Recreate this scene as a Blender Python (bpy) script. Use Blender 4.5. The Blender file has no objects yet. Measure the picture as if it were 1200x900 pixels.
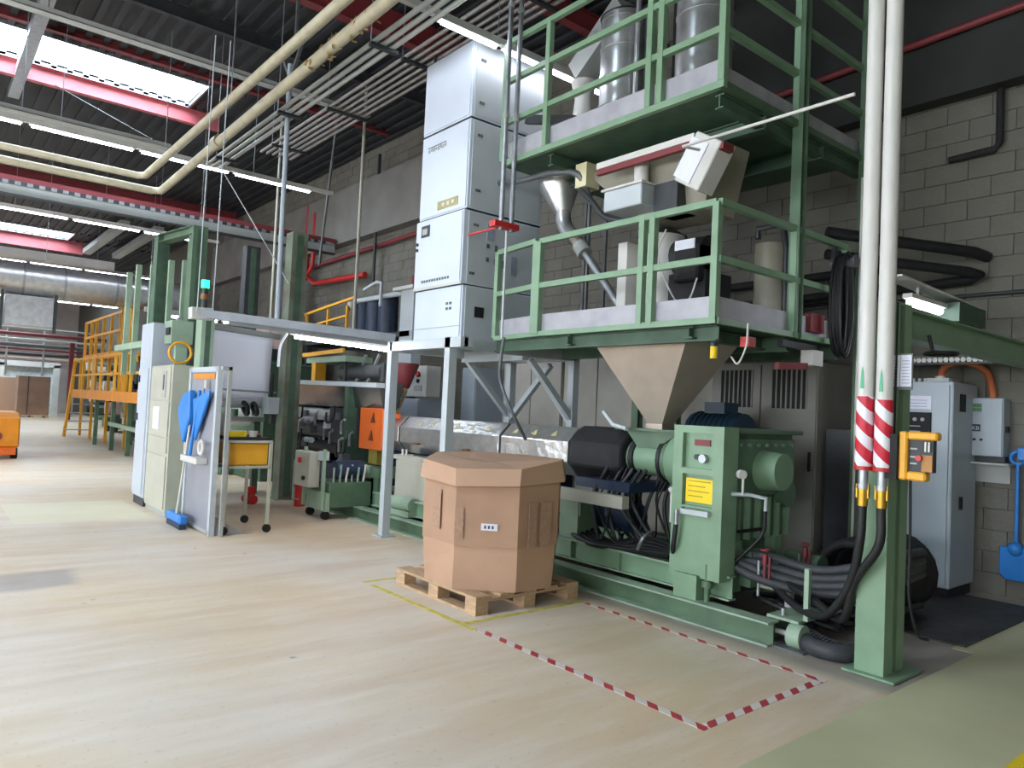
import bpy, math, random
from mathutils import Vector, Matrix
random.seed(7)
C = bpy.context.scene.collection
PI = math.pi
# ------------------------------------------------------------------ camera
cd = bpy.data.cameras.new('camera'); cam = bpy.data.objects.new('camera', cd); C.objects.link(cam)
cd.sensor_width = 36; cd.lens = 854.67/1200*36; cd.clip_start = .05; cd.clip_end = 300
YAW, PITCH, ROLL = .88302, .035159, .046403
F = Vector((-math.sin(YAW)*math.cos(PITCH), math.cos(YAW)*math.cos(PITCH), math.sin(PITCH)))
R = Vector((math.cos(YAW), math.sin(YAW), 0)); U = R.cross(F)
R2 = R*math.cos(ROLL)+U*math.sin(ROLL); U2 = -R*math.sin(ROLL)+U*math.cos(ROLL)
m = Matrix((R2, U2, -F)).transposed().to_4x4(); m.translation = (0, 0, 1.6)
cam.matrix_world = m
sc = bpy.context.scene; sc.camera = cam
# ------------------------------------------------------------------ world, exposure
sc.view_settings.view_transform = 'Standard'; sc.view_settings.look = 'None'
sc.view_settings.gamma = 1; sc.view_settings.use_curve_mapping = False
sc.view_settings.exposure = 0.95
sc.cycles.use_denoising = True
sc.cycles.max_bounces = 6; sc.cycles.diffuse_bounces = 4; sc.cycles.glossy_bounces = 3
sc.cycles.sample_clamp_indirect = 6
w = bpy.data.worlds.new('sky'); sc.world = w; w.use_nodes = True
w.node_tree.nodes['Background'].inputs[0].default_value = (.75, .87, 1, 1)
w.node_tree.nodes['Background'].inputs[1].default_value = 1.0
# ------------------------------------------------------------------ daylight through the roof lights
CEIL = 7.8
SKYL = [(-46.8, -44.4), (-34.8, -33.2), (-16.4, -15.0), (-5.6, -4.2)]     # roof lights: x from, to; first and last added for extra light
SKYY = [(-8, 6), (-8, 4.6), (-8, 4.2), (-8, -.5)]
# ------------------------------------------------------------------ materials
def lin(c):
    if isinstance(c, str):
        c = [int(c[i:i+2], 16)/255 for i in (0, 2, 4)]
    return tuple(v/12.92 if v <= .04045 else ((v+.055)/1.055)**2.4 for v in c)
MATS = {}
def mat(name, col, rough=.5, metal=0, var=.12, scale=6, bump=0, bscale=60, stretch=None, col2=None, emit=None, spec=None, alpha=None):
    if name in MATS: return MATS[name]
    m = bpy.data.materials.new(name); m.use_nodes = True; nt = m.node_tree; N = nt.nodes; L = nt.links
    b = N['Principled BSDF']; c = lin(col)
    b.inputs['Roughness'].default_value = rough; b.inputs['Metallic'].default_value = metal
    if spec is not None: b.inputs['Specular IOR Level'].default_value = spec
    if emit:
        b.inputs['Emission Color'].default_value = (*c, 1); b.inputs['Emission Strength'].default_value = emit
        b.inputs['Base Color'].default_value = (*c, 1); MATS[name] = m; return m
    tc = N.new('ShaderNodeTexCoord'); mp = N.new('ShaderNodeMapping'); L.new(tc.outputs['Object'], mp.inputs[0])
    if stretch: mp.inputs['Scale'].default_value = stretch
    no = N.new('ShaderNodeTexNoise'); no.inputs['Scale'].default_value = scale; no.inputs['Detail'].default_value = 5
    L.new(mp.outputs[0], no.inputs['Vector'])
    rp = N.new('ShaderNodeValToRGB'); L.new(no.outputs['Fac'], rp.inputs[0])
    c2 = lin(col2) if col2 else tuple(v*(1-var*2) for v in c)
    rp.color_ramp.elements[0].position = .3; rp.color_ramp.elements[1].position = .7
    rp.color_ramp.elements[0].color = (*c2, 1); rp.color_ramp.elements[1].color = (*[min(1, v*(1+var*.5)) for v in c], 1)
    L.new(rp.outputs[0], b.inputs['Base Color'])
    if bump:
        n2 = N.new('ShaderNodeTexNoise'); n2.inputs['Scale'].default_value = bscale; L.new(mp.outputs[0], n2.inputs['Vector'])
        bp = N.new('ShaderNodeBump'); bp.inputs['Strength'].default_value = bump; bp.inputs['Distance'].default_value = .01
        L.new(n2.outputs['Fac'], bp.inputs['Height']); L.new(bp.outputs[0], b.inputs['Normal'])
    MATS[name] = m; return m
GREEN = mat('green_paint', '7b997c', .42, 0, .08, 4)
GREEN2 = mat('deep_green_paint', '587259', .5, 0, .14, 5)
GREEND = mat('dark_green_paint', '47604d', .6, 0, .15, 5)
GREENF = mat('faded_green_paint', '93a992', .5, 0, .1, 4)
GREY = mat('grey_paint', 'a6a9a6', .45, 0, .06, 3)
GREYL = mat('light_grey_paint', 'b9c0c4', .4, 0, .04, 3)
GREYB = mat('bluish_grey_paint', 'a3adb5', .4, 0, .05, 3)
GREYC = mat('beige_grey_paint', 'b3b2a3', .45, 0, .05, 3)
WHITE = mat('white_enamel', 'ccd5e2', .35, 0, .03, 2)
OFFW = mat('off_white_paint', 'cbc9c4', .35, 0, .04, 3)
LILAC = mat('galvanised_board', 'a9a8ae', .55, .2, .1, 5)
STEEL = mat('brushed_steel', 'd2d3d4', .3, .8, .1, 8)
STEELR = mat('worn_steel', '9c8f83', .42, .7, .1, 5)
GALV = mat('galvanised_steel', 'adb1b5', .38, .75, .12, 12)
FOIL = mat('foil_cover', 'c9c8c6', .28, .8, .1, 10, .6, 14)
DARK = mat('black_rubber', '17181a', .55, 0, .15, 8)
BLACK = mat('black_insulation', '1b1b1d', .75, 0, .2, 9, .5, 20)
DGREY = mat('dark_grey_metal', '3a3d40', .5, .2, .15, 6)
MGREY = mat('mid_grey_metal', '65686a', .5, .2, .12, 6)
HOSE = mat('grey_hose', '3b3d41', .6, 0, .12, 20)
CONC = mat('raw_concrete', '9c978d', .85, 0, .12, 2, .3, 40)
MORT = mat('mortar', '5f5c55', .9, 0, .15, 8)
BLOCK = mat('painted_block', '6f6c63', .85, 0, .1, 3, .3, 60)
ROOF = mat('roof_sheet', '33353a', .6, .1, .15, 1.2)
RED = mat('red_primer', '7c3034', .5, 0, .12, 2)
REDB = mat('red_plastic', 'c02a2a', .4, 0, .06, 4)
REDLIT = mat('lit_red_primer', 'bd6066', .5, 0, .1, 2)  # red primer paled to show roof light falling on the beams
YEL = mat('yellow_paint', 'e8a82c', .42, 0, .06, 4)
YELB = mat('bright_yellow', 'f2d018', .45, 0, .04, 8)
ORA = mat('orange_paint', 'dd8a1c', .45, 0, .06, 4)
ORD = mat('deep_orange', 'd8641c', .45, 0, .06, 4)
BLUE = mat('blue_plastic', '2f83d6', .4, 0, .08, 4)
NAVY = mat('navy_paint', '26364e', .5, 0, .15, 8)
TEAL = mat('blue_motor_paint', '1e3948', .5, 0, .12, 6)
CARD = mat('cardboard', 'b69278', .8, 0, .05, 3, .15, 90)
CARDD = mat('cardboard_print', 'a98770', .8, 0, .1, 30)
WOOD = mat('pallet_wood', 'bf9f7c', .75, 0, .16, 5, .3, 40, (2, 14, 14))
PIPE = mat('lagged_pipe', 'aca48c', .55, 0, .1, 5)
PIPEW = mat('white_pipe', 'cfcdc0', .4, 0, .08, 5)
PLATE = mat('chequer_plate', '4b4c4c', .6, .3, .2, 8, .6, 50)
BRASS = mat('brass', 'c8a040', .3, .9, .1, 9)
FILM = mat('white_film', 'f4f5fb', .5, 0, .01, 2)
_n = FILM.node_tree; _t = _n.nodes.new('ShaderNodeBsdfTranslucent'); _t.inputs[0].default_value = (.95, .95, 1, 1); _m = _n.nodes.new('ShaderNodeMixShader'); _m.inputs[0].default_value = .5
_n.links.new(_n.nodes['Principled BSDF'].outputs[0], _m.inputs[1]); _n.links.new(_t.outputs[0], _m.inputs[2]); _n.links.new(_m.outputs[0], _n.nodes['Material Output'].inputs[0])
PAPER = mat('paper', 'dcdce6', .7, 0, .03, 20)
GLASSY = mat('screen_glass', '1c3052', .15, 0, .1, 4)
LINOP = mat('pale_board', 'd6cfa8', .6, 0, .08, 4)
TUBEL = mat('lit_tube', 'eef2ff', emit=16)
GLED = mat('green_lamp', '20e090', emit=2.5)
PANE = mat('roof_light_glass', 'dceefc', emit=11)
TUBEW = mat('work_light_tube', 'f0f2ff', emit=45)
CABW = mat('cabinet_white', 'b8bfc9', .4, 0, .03, 2)
FILLPANE = mat('added_window_glow', 'e8eef6', emit=7.5)
# ------------------------------------------------------------------ mesh builder
class MB:
    def __init__(s): s.v = []; s.f = []; s.sm = []
    def add(s, vs, fs, smooth=False):
        n = len(s.v); s.v += [tuple(p) for p in vs]
        s.f += [tuple(i+n for i in f) for f in fs]; s.sm += [smooth]*len(fs); return s
    def box(s, x0, x1, y0, y1, z0, z1):
        if x0 > x1: x0, x1 = x1, x0
        if y0 > y1: y0, y1 = y1, y0
        if z0 > z1: z0, z1 = z1, z0
        v = [(x, y, z) for z in (z0, z1) for x, y in ((x0, y0), (x1, y0), (x1, y1), (x0, y1))]
        return s.add(v, [(3, 2, 1, 0), (4, 5, 6, 7), (0, 1, 5, 4), (1, 2, 6, 5), (2, 3, 7, 6), (3, 0, 4, 7)])
    def poly(s, loop, d):            # extrude a planar loop by vector d
        d = Vector(d); n = len(loop); a = [Vector(p) for p in loop]
        return s.add(a+[p+d for p in a], [tuple(range(n))[::-1], tuple(range(n, 2*n))]+[(i, (i+1) % n, n+(i+1) % n, n+i) for i in range(n)])
    def frame(s, p, q, up=(0, 0, 1)):
        p, q = Vector(p), Vector(q); d = (q-p).normalized(); u = Vector(up)
        if abs(d.dot(u)) > .98: u = Vector((0, 1, 0)) if abs(d.y) < .9 else Vector((1, 0, 0))
        r = d.cross(u).normalized(); u = r.cross(d).normalized(); return p, q, r, u
    def bar(s, p, q, w, h=None, up=(0, 0, 1)):
        h = h or w; p, q, r, u = s.frame(p, q, up)
        o = [r*(-w/2)+u*(-h/2), r*(w/2)+u*(-h/2), r*(w/2)+u*(h/2), r*(-w/2)+u*(h/2)]
        return s.add([p+k for k in o]+[q+k for k in o], [(0, 1, 2, 3), (7, 6, 5, 4)]+[(i+4, (i+1) % 4+4, (i+1) % 4, i) for i in range(4)])
    def ibeam(s, p, q, w, h, t=.012, up=(0, 0, 1)):
        P, Q, r, u = s.frame(p, q, up)
        s.bar(P+u*(h/2-t/2), Q+u*(h/2-t/2), w, t, u); s.bar(P-u*(h/2-t/2), Q-u*(h/2-t/2), w, t, u)
        return s.bar(P, Q, t, h-2*t, u)
    def chan(s, p, q, w, h, t=.012, side=1, up=(0, 0, 1)):
        P, Q, r, u = s.frame(p, q, up)
        s.bar(P+u*(h/2-t/2), Q+u*(h/2-t/2), w, t, u); s.bar(P-u*(h/2-t/2), Q-u*(h/2-t/2), w, t, u)
        return s.bar(P+r*side*(w/2-t/2), Q+r*side*(w/2-t/2), t, h-2*t, u)
    def tube(s, pts, r, n=8, caps=True):
        pts = [Vector(p) for p in pts]; rs = r if isinstance(r, (list, tuple)) else [r]*len(pts)
        d0 = (pts[1]-pts[0]).normalized(); u = Vector((0, 0, 1)) if abs(d0.z) < .9 else Vector((1, 0, 0))
        a = d0.cross(u).normalized(); vs = []
        for i, p in enumerate(pts):
            d = (pts[min(i+1, len(pts)-1)]-pts[max(i-1, 0)]).normalized()
            a = (a-d*a.dot(d)).normalized(); b = d.cross(a)
            for k in range(n):
                t = 2*PI*k/n; vs.append(p+(a*math.cos(t)+b*math.sin(t))*rs[i])
        fs = [(i*n+k, i*n+(k+1) % n, (i+1)*n+(k+1) % n, (i+1)*n+k) for i in range(len(pts)-1) for k in range(n)]
        s.add(vs, fs, True)
        if caps:
            s.add(vs[:n], [tuple(range(n))[::-1]]); s.add(vs[-n:], [tuple(range(n))])
        return s
    def cyl(s, p, q, r, r1=None, n=16): return s.tube([p, q], [r, r if r1 is None else r1], n)
    def path(s, ctrl, r, n=8, k=6):  # smooth Catmull-Rom hose
        return s.tube(smooth(ctrl, k), r, n)
    def ring(s, c, R_, r, axis=(0, 0, 1), n=20, m=8, a0=0, a1=2*PI):
        ax = Vector(axis).normalized(); x = ax.orthogonal().normalized(); y = ax.cross(x); c = Vector(c)
        pts = [c+(x*math.cos(a0+(a1-a0)*i/n)+y*math.sin(a0+(a1-a0)*i/n))*R_ for i in range(n+1)]
        return s.tube(pts, r, m)
    def ball(s, c, r, n=10, sz=1):
        c = Vector(c); vs = []; fs = []
        for i in range(n//2+1):
            t = PI*i/(n//2)
            for k in range(n): vs.append(c+Vector((math.sin(t)*math.cos(2*PI*k/n), math.sin(t)*math.sin(2*PI*k/n), math.cos(t)*sz))*r)
        for i in range(n//2):
            for k in range(n): fs.append(((i+1)*n+k, (i+1)*n+(k+1) % n, i*n+(k+1) % n, i*n+k))
        return s.add(vs, fs, True)
def smooth(c, k=6):
    c = [Vector(p) for p in c]; P = [c[0]*2-c[1]]+c+[c[-1]*2-c[-2]]; out = []
    for i in range(1, len(P)-2):
        a, b, d, e = P[i-1:i+3]
        for j in range(k):
            t = j/k; out.append(.5*((2*b)+(d-a)*t+(2*a-5*b+4*d-e)*t*t+(3*b-a-3*d+e)*t**3))
    return out+[c[-1]]
ORG = {}
def obj(name, mb, m, parent=None, label=None, cat=None, group=None, kind=None, bev=0):
    me = bpy.data.meshes.new(name); o = bpy.data.objects.new(name, me); C.objects.link(o)
    if parent: org = ORG[parent.name]
    else:
        xs, ys, zs = zip(*mb.v); org = Vector(((min(xs)+max(xs))/2, (min(ys)+max(ys))/2, min(zs)))
    me.from_pydata([tuple(Vector(v)-org) for v in mb.v], [], mb.f); me.materials.append(m)
    me.polygons.foreach_set('use_smooth', mb.sm); me.update()
    if parent: o.parent = parent
    else: o.location = org
    ORG[o.name] = org
    if bev:
        b = o.modifiers.new('bevel', 'BEVEL'); b.width = bev; b.segments = 1; b.limit_method = 'ANGLE'
    tag(o, label, cat, group, kind); return o
def tag(o, label=None, cat=None, group=None, kind=None):
    for k, v in (('label', label), ('category', cat), ('group', group), ('kind', kind)):
        if v: o[k] = v
    return o
def thing(name, label, cat, loc, group=None):
    o = bpy.data.objects.new(name, None); C.objects.link(o); o.location = loc; o.empty_display_size = .2
    ORG[o.name] = Vector(loc); return tag(o, label, cat, group)
def dup(root, d=(0, 0, 0), label=None, rotz=None):
    def cp(o, par):
        c = o.copy(); C.objects.link(c); ORG[c.name] = ORG[o.name]+Vector(d)
        if par: c.parent = par
        for ch in o.children: cp(ch, c)
        return c
    r = cp(root, None); r.location = Vector(root.location)+Vector(d)
    if rotz is not None: r.rotation_euler.z = rotz
    if label: r['label'] = label
    return r
def B(*a): return MB().box(*a)
def copies(name, me_src, offs, parent, label=None):     # alike pieces sharing one mesh
    for d in offs:
        c = me_src.copy(); c.name = name; C.objects.link(c); c.parent = parent
        c.location = Vector(me_src.location)+Vector(d)
    return me_src
# ================================================================== the hall
X0, X1, Y0, Y1 = -56, 7, -9, 8.35
def floor_mat():
    m = bpy.data.materials.new('worn_concrete_floor'); m.use_nodes = True; nt = m.node_tree; N = nt.nodes; L = nt.links
    b = N['Principled BSDF']; tc = N.new('ShaderNodeTexCoord').outputs['Object']
    def noise(sc_, det=4, st=(1, 1, 1), rough=.5):
        mp = N.new('ShaderNodeMapping'); mp.inputs['Scale'].default_value = st; L.new(tc, mp.inputs[0])
        n = N.new('ShaderNodeTexNoise'); n.inputs['Scale'].default_value = sc_; n.inputs['Detail'].default_value = det
        n.inputs['Roughness'].default_value = rough; L.new(mp.outputs[0], n.inputs[0]); return n.outputs[0]
    def ramp(i, p0, p1):
        r = N.new('ShaderNodeMapRange'); r.inputs[1].default_value = p0; r.inputs[2].default_value = p1; L.new(i, r.inputs[0]); return r.outputs[0]
    def mix(f, a, c):
        x = N.new('ShaderNodeMix'); x.data_type = 'RGBA'
        if isinstance(f, float): x.inputs[0].default_value = f
        else: L.new(f, x.inputs[0])
        for s, k in ((6, a), (7, c)):
            if isinstance(k, str): x.inputs[s].default_value = (*lin(k), 1)
            else: L.new(k, x.inputs[s])
        return x.outputs[2]
    def math_(op, a, c):
        x = N.new('ShaderNodeMath'); x.operation = op
        for s, k in ((0, a), (1, c)):
            if isinstance(k, (int, float)): x.inputs[s].default_value = k
            else: L.new(k, x.inputs[s])
        return x.outputs[0]
    sep = N.new('ShaderNodeSeparateXYZ'); L.new(tc, sep.inputs[0]); X, Y = sep.outputs[0], sep.outputs[1]
    wob = math_('MULTIPLY', math_('SUBTRACT', noise(1.5), .5), .25)
    Xw = math_('ADD', X, wob); Yw = math_('ADD', Y, wob)
    def box(x0, x1, y0, y1, e=.04, xx=None, yy=None):
        xx = xx or Xw; yy = yy or Yw
        a = math_('MINIMUM', ramp(xx, x0, x0+e), ramp(xx, x1, x1-e)); c = math_('MINIMUM', ramp(yy, y0, y0+e), ramp(yy, y1, y1-e))
        return math_('MINIMUM', a, c)
    col = mix(ramp(noise(.45, 6), .38, .62), 'd6bf9f', 'd5c8b8')
    col = mix(math_('MULTIPLY', ramp(noise(1.1, 6, (2.6, .35, 1)), .44, .66), .4), col, 'bfa284')
    col = mix(math_('MULTIPLY', ramp(noise(2.2, 7, (3.2, .5, 1), .6), .46, .68), .45), col, 'e2d8cc')
    col = mix(math_('MULTIPLY', box(-11.5, -7.2, 3.0, 4.7, .8), .45), col, 'ae8f68')
    col = mix(math_('MULTIPLY', box(-4.1, -2.4, 3.35, 4.4, .35), .35), col, 'b9ab84')
    col = mix(math_('MULTIPLY', box(-12, -10.2, 1.0, 2.5, .02, X, Y), .75), col, 'd9d2b4')
    col = mix(math_('MULTIPLY', box(-7.6, -6.8, .35, 1.25, .12), .6), col, '8f8d90')
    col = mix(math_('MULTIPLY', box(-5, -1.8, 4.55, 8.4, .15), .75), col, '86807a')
    vor = N.new('ShaderNodeTexVoronoi'); vor.inputs['Scale'].default_value = 2.3; L.new(tc, vor.inputs[0])
    sp = math_('MULTIPLY', ramp(math_('ADD', vor.outputs['Distance'], math_('MULTIPLY', noise(9), .12)), .13, .08), ramp(noise(.7), .46, .54))
    col = mix(math_('MULTIPLY', sp, .75), col, '6d6e70')
    col = mix(math_('MULTIPLY', ramp(noise(28, 3), .62, .72), .25), col, '8e867a')
    L.new(col, b.inputs['Base Color'])
    r = math_('ADD', math_('MULTIPLY', noise(3, 5), .35), .28); L.new(r, b.inputs['Roughness'])
    b.inputs['Specular IOR Level'].default_value = .4
    return m
fl = obj('floor', B(X0, X1, Y0, Y1, -.2, 0), floor_mat(), kind='structure')
fl.data.transform(Matrix.Translation(ORG['floor'])); fl.location = (0, 0, 0)
LINO = mat('green_floor_coating', 'c6c39c', .45, 0, .06, 1.5)
obj('trim_1', B(-1.93, X1, Y0, 6.0, -.001, .004).box(-2.08, X1, 6.0, Y1-.02, -.001, .0035), LINO, kind='structure')
obj('trim_2', B(-1.19, -1.09, Y0, Y1-.03, .004, .006), YELB, kind='structure')
# walls: rendered core, real blocks in front with recessed joints
core = B(X0, X1, Y1, Y1+.3, 0, CEIL)
wb = obj('wall_back', core, MORT, kind='structure')
BW, BH, J = .42, .21, .006
blk = B(0, BW-J, -.018, 0, 0, BH-J)
blk.v = [(x, y+Y1, z) for x, y, z in blk.v]
def block(col, row, first):
    x = -2.0-.42*col-(.21 if row % 2 else 0)
    return x, .005+row*BH
x, z = block(0, 0, None)
b0 = MB(); b0.v = [(vx, vy, vz) for vx, vy, vz in blk.v]; b0.f = blk.f; b0.sm = blk.sm
src = None
BLK2 = mat('painted_block_shade', '69665d', .85, 0, .12, 4, .3, 60)
n = 0
for row in range(26):
    for col in range(-1, 10):
        if n >= 290: break
        x, z = block(col, row, None)
        if src is None:
            src = obj('block', MB().add([(a+x, b_, c+z) for a, b_, c in blk.v], blk.f), BLOCK, wb); sx, sz = x, z; s0 = src.location.copy()
            src2 = src.copy(); src2.data = src.data.copy(); src2.data.materials[0] = BLK2
            C.objects.link(src2); src2.location = s0+Vector((0, -.003, 0)); bpy.data.objects.remove(src2)
        else:
            c = src.copy(); c.name = 'block'; C.objects.link(c)
            c.location = s0+Vector((x-sx, -random.random()*.005, z-sz))
        n += 1
rest = MB()
for row in range(37):
    for col in range(-22, 62):
        if row < 26 and -1 <= col < 10: continue
        x, z = block(col, row, None)
        if x < -27: continue
        if z+BH > CEIL: continue
        d = random.random()*.005
        rest.box(x, x+BW-J, Y1-.018-d, Y1, z, z+BH-J)
obj('block_courses', rest, BLOCK, wb, kind='stuff')
obj('wall_left', B(X0-.3, X0, Y0, Y1, 0, CEIL), mat('pale_far_wall', 'c2b6b2', .8, 0, .1, 1), kind='structure')
obj('wall_front', B(X0, X1, Y0-.3, Y0, 0, CEIL), mat('pale_render', 'c4c2ba', .85, 0, .05, 1), kind='structure')
obj('wall_right', B(X1, X1+.3, Y0, Y1, 0, CEIL), mat('pale_render', ''), kind='structure')
obj('trim_3', B(-27, -11.0, 8.05, 8.3, 5.55, 6.9), mat('precast_concrete', '7a7772', .8, 0, .1, 1.5, .2, 30), kind='structure')
# roof deck with deep ribs running along the hall, broken by the roof lights
def deck(x0, x1, y0, y1, mb):
    y = y0; P = .27
    while y < y1-.01:
        ye = min(y+P, y1)
        mb.box(x0, x1, y, min(y+.17, ye), CEIL-.02, CEIL+.02)
        if y+.17 < ye: mb.box(x0, x1, y+.17, ye, CEIL-.075, CEIL-.02)
        y += P
d = MB(); xs = [X0]+[v for s in SKYL for v in s]+[X1]
for i in range(0, len(xs), 2): deck(xs[i], xs[i+1], Y0, Y1, d)
for (a, b_), (c, e) in zip(SKYL, SKYY): deck(a, b_, e, Y1, d); deck(a, b_, Y0, c, d)
obj('ceiling', d, ROOF, kind='structure')
for i, ((a, b_), (c, e)) in enumerate(zip(SKYL, SKYY)):
    f = MB()
    for q in ((a-.04, a, c, e), (b_, b_+.04, c, e), (a-.04, b_+.04, c-.04, c), (a-.04, b_+.04, e, e+.04)): f.box(*q, CEIL-.085, CEIL+.35)
    wn = obj('window_%d' % (i+1), f, GALV, kind='structure')
    k = 0; y = c
    while y < e-.1:
        ye = min(y+1.26, e); obj('pane', B(a, b_, y+.02, ye-.02, CEIL+.28, CEIL+.3), PANE, wn); y = ye; k += 1
# ------------------------------------------------------------------ roof steel
def beam_thing(name, label, cat, mb, m, group=None): return obj(name, mb, m, None, label, cat, group)
obj('roof_beam', MB().ibeam((-16.55, Y0, 7.58), (-16.55, 4.9, 7.58), .14, .3), REDLIT, None, 'red roof beam coloured pale as if lit along the edge of the bright roof light', 'beam')
obj('roof_beam', MB().ibeam((-14.55, Y0, 7.72), (-14.55, 8.0, 7.72), .12, .12), RED, None, 'dark red roof beam on the near side of the bright roof light', 'beam')
obj('roof_beam', MB().ibeam((-35.1, Y0, 7.5), (-35.1, 5.2, 7.5), .2, .5), REDLIT, None, 'red roof beam coloured pale as if lit beside the farther roof light at the left edge', 'beam')
obj('roof_beam', MB().ibeam((-24.6, Y0, 7.5), (-24.6, 8.0, 7.5), .18, .4), RED, None, 'dark red roof beam between the two roof lights', 'beam')
obj('roof_beam', MB().ibeam((-10.0, Y0, 7.5), (-10.0, 8.0, 7.5), .18, .4), RED, None, 'dark red roof beam high above the lagged pipes, left of the white tower', 'beam')
obj('roof_beam', MB().ibeam((-7.9, Y0, 7.55), (-7.9, 8.0, 7.55), .16, .3), RED, None, 'dark red roof beam just behind the top of the white tower', 'beam')
obj('purlin', MB().ibeam((-12.2, Y0, 7.6), (-12.2, 8.0, 7.6), .1, .2), DGREY, None, 'thin dark purlin under the ribbed roof at top left', 'beam')
def runway():
    t = thing('crane_runway', 'long girder with red flange and silver ladder strip crossing above the green columns', 'girder', (-17, 0, 5.3))
    obj('flange', B(-17.1, -16.95, Y0, 8, 5.56, 5.66), RED, t)
    l = MB()
    l.box(-16.93, -16.9, Y0, 7.9, 5.48, 5.55)
    obj('ladder_strip', l, GALV, t)
    r = MB(); y = Y0
    while y < 7.8: r.box(-16.899, -16.892, y, y+.1, 5.48, 5.55); y += .2
    obj('ladder_rungs', r, DGREY, t, kind='stuff')
    obj('web', B(-17.08, -17.0, Y0, 8, 5.3, 5.56), GREY, t)
    obj('lower_flange', B(-17.12, -16.94, Y0, 8, 5.28, 5.31), DGREY, t)
runway()
def tray(x, z, y0, y1, label, w_=.18):
    t = thing('cable_tray', label, 'cable tray', (x, y0, z))
    obj('channel', B(x-w_/2, x+w_/2, y0, y1, z, z+.01).box(x-w_/2, x-w_/2+.01, y0, y1, z, z+.07).box(x+w_/2-.01, x+w_/2, y0, y1, z, z+.07), GREY, t)
    cb = MB()
    for k in range(3): cb.cyl((x-.05+k*.05, y0, z+.03), (x-.05+k*.05, y1, z+.03), .018, n=6)
    obj('cables', cb, DGREY, t, kind='stuff')
    y = y0+.5
    while y < y1: obj('hanger_rod', MB().cyl((x, y, z), (x, y, CEIL), .008, n=5), GALV, t); y += 2.4
tray(-11.3, 6.5, Y0, 5.8, 'grey cable tray hung high in front of the bright roof light')
tray(-13.95, 5.95, Y0, 3.3, 'grey cable tray just above the long lit lamp strip at upper left', .24)
tray(-20.7, 6.2, Y0, 7.0, 'grey cable tray far back above the second lamp strip', .2)
# lamp strips across the hall
def strip(x, y0, y1, label, lit, z=5.7):
    t = thing('lamp_strip', label, 'light', (x, y0, z))
    obj('trunking', B(x-.035, x+.035, y0, y1, z+.03, z+.1), OFFW, t)
    for a, b_ in lit:
        h = obj('lamp_housing', B(x-.05, x+.05, a, b_, z+.005, z+.03), OFFW, t)
        obj('tube', MB().cyl((x, a+.03, z-.012), (x, b_-.03, z-.012), .02, n=8), TUBEL, h)
    y = y0+.8
    while y < y1: obj('hanger_rod', MB().cyl((x, y, z+.1), (x, y, CEIL), .006, n=5), GALV, t); y += 3.1
def segs(y0, y1, L=1.5, gap=.08):
    o = []; y = y0
    while y < y1-.3: o.append((y, min(y+L, y1))); y += L+gap
    return o
strip(-13.62, -8.5, 6.3, 'long lit lamp strip crossing in front of the lower edge of the bright roof light', segs(-8.3, 6.2))
strip(-20.35, -8.5, 6.2, 'second lit lamp strip, above the far silver air duct', segs(-8.3, 6.1))
strip(-28.6, -8.5, 7, 'third lit lamp strip, close above the round silver duct', segs(-8.3, 6.9))
strip(-40, -4, 7.8, 'farthest lit lamp strip, under the silver duct at left', segs(-3, 7.6))
strip(-13.2, 2.9, 4.7, 'short lit lamp strip hanging low behind the white film', [(3.0, 3.5), (3.56, 4.1), (4.16, 4.6)], 2.92)
strip(-6.5, 1.0, 6.9, 'lit lamp strip running past the top of the white tower', [(-.0+4.1, 4.9), (4.98, 5.55), (5.62, 6.1), (6.2, 6.8)]+segs(1.05, 2.7))
# hot pipes at the corner of the hall
t = thing('lagged_pipe', 'beige lagged pipe turning a corner, nearer the roof light of the two', 'pipe', (-14.6, 3.06, 5.5))
obj('pipe_run', MB().tube([(-14.62, Y0+.06, 5.55), (-14.62, 2.95, 5.55), (-14.5, 3.06, 5.55), (3, 3.06, 5.55)], .062, 10), PIPE, t)
for x in (-13.2, -9.9, -6.6): obj('hanger_rod', MB().cyl((x, 3.06, 5.6), (x, 3.06, CEIL), .008, n=5), GALV, t)
t = thing('lagged_pipe', 'beige lagged pipe with flaking golden tape, beside the grey conduits', 'pipe', (-14.9, 3.42, 5.5))
obj('pipe_run', MB().tube([(-14.98, Y0+.06, 5.42), (-14.98, 3.28, 5.42), (-14.85, 3.42, 5.42), (-9, 3.38, 5.5), (3, 3.2, 5.5)], .07, 10), PIPE, t)
tp = MB()
for k in range(40):
    x = -8.1+random.random()*1.5; a = random.random()*6.28
    tp.bar((x, 3.37+math.sin(a)*.07, 5.5+math.cos(a)*.07), (x+random.uniform(.03, .09), 3.37+math.sin(a+.4)*.088, 5.5+math.cos(a+.4)*.088), random.uniform(.02, .05), .012)
obj('peeling_tape', tp, mat('golden_tape', 'b0946a', .4, .2, .3, 20), t, kind='stuff')
obj('flange', MB().cyl((-11.6, 3.4, 5.48), (-11.4, 3.4, 5.48), .1), PIPE, t)
def conduits(y0, n, dy, z, x0, x1, r, label, m=GREY, step=2.0, skew=0):
    t = thing('conduit_bundle', label, 'pipes', (x0, y0, z))
    for k in range(n): obj('conduit', MB().cyl((x0, y0+k*dy+skew, z), (x1, y0+k*dy, z), r, n=8), m, t)
    x = x0+.7
    while x < x1:
        obj('bracket', B(x-.03, x+.03, y0-.06, y0+(n-1)*dy+.06, z-.07, z-.03), DGREY, t)
        obj('hanger_rod', MB().cyl((x, y0-.05, z-.05), (x, y0-.05, CEIL), .007, n=5), GALV, t); x += step
conduits(3.68, 3, .11, 5.55, -13, 3, .028, 'bundle of three grey conduits beside the peeling lagged pipe', GREY, 2.6)
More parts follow.
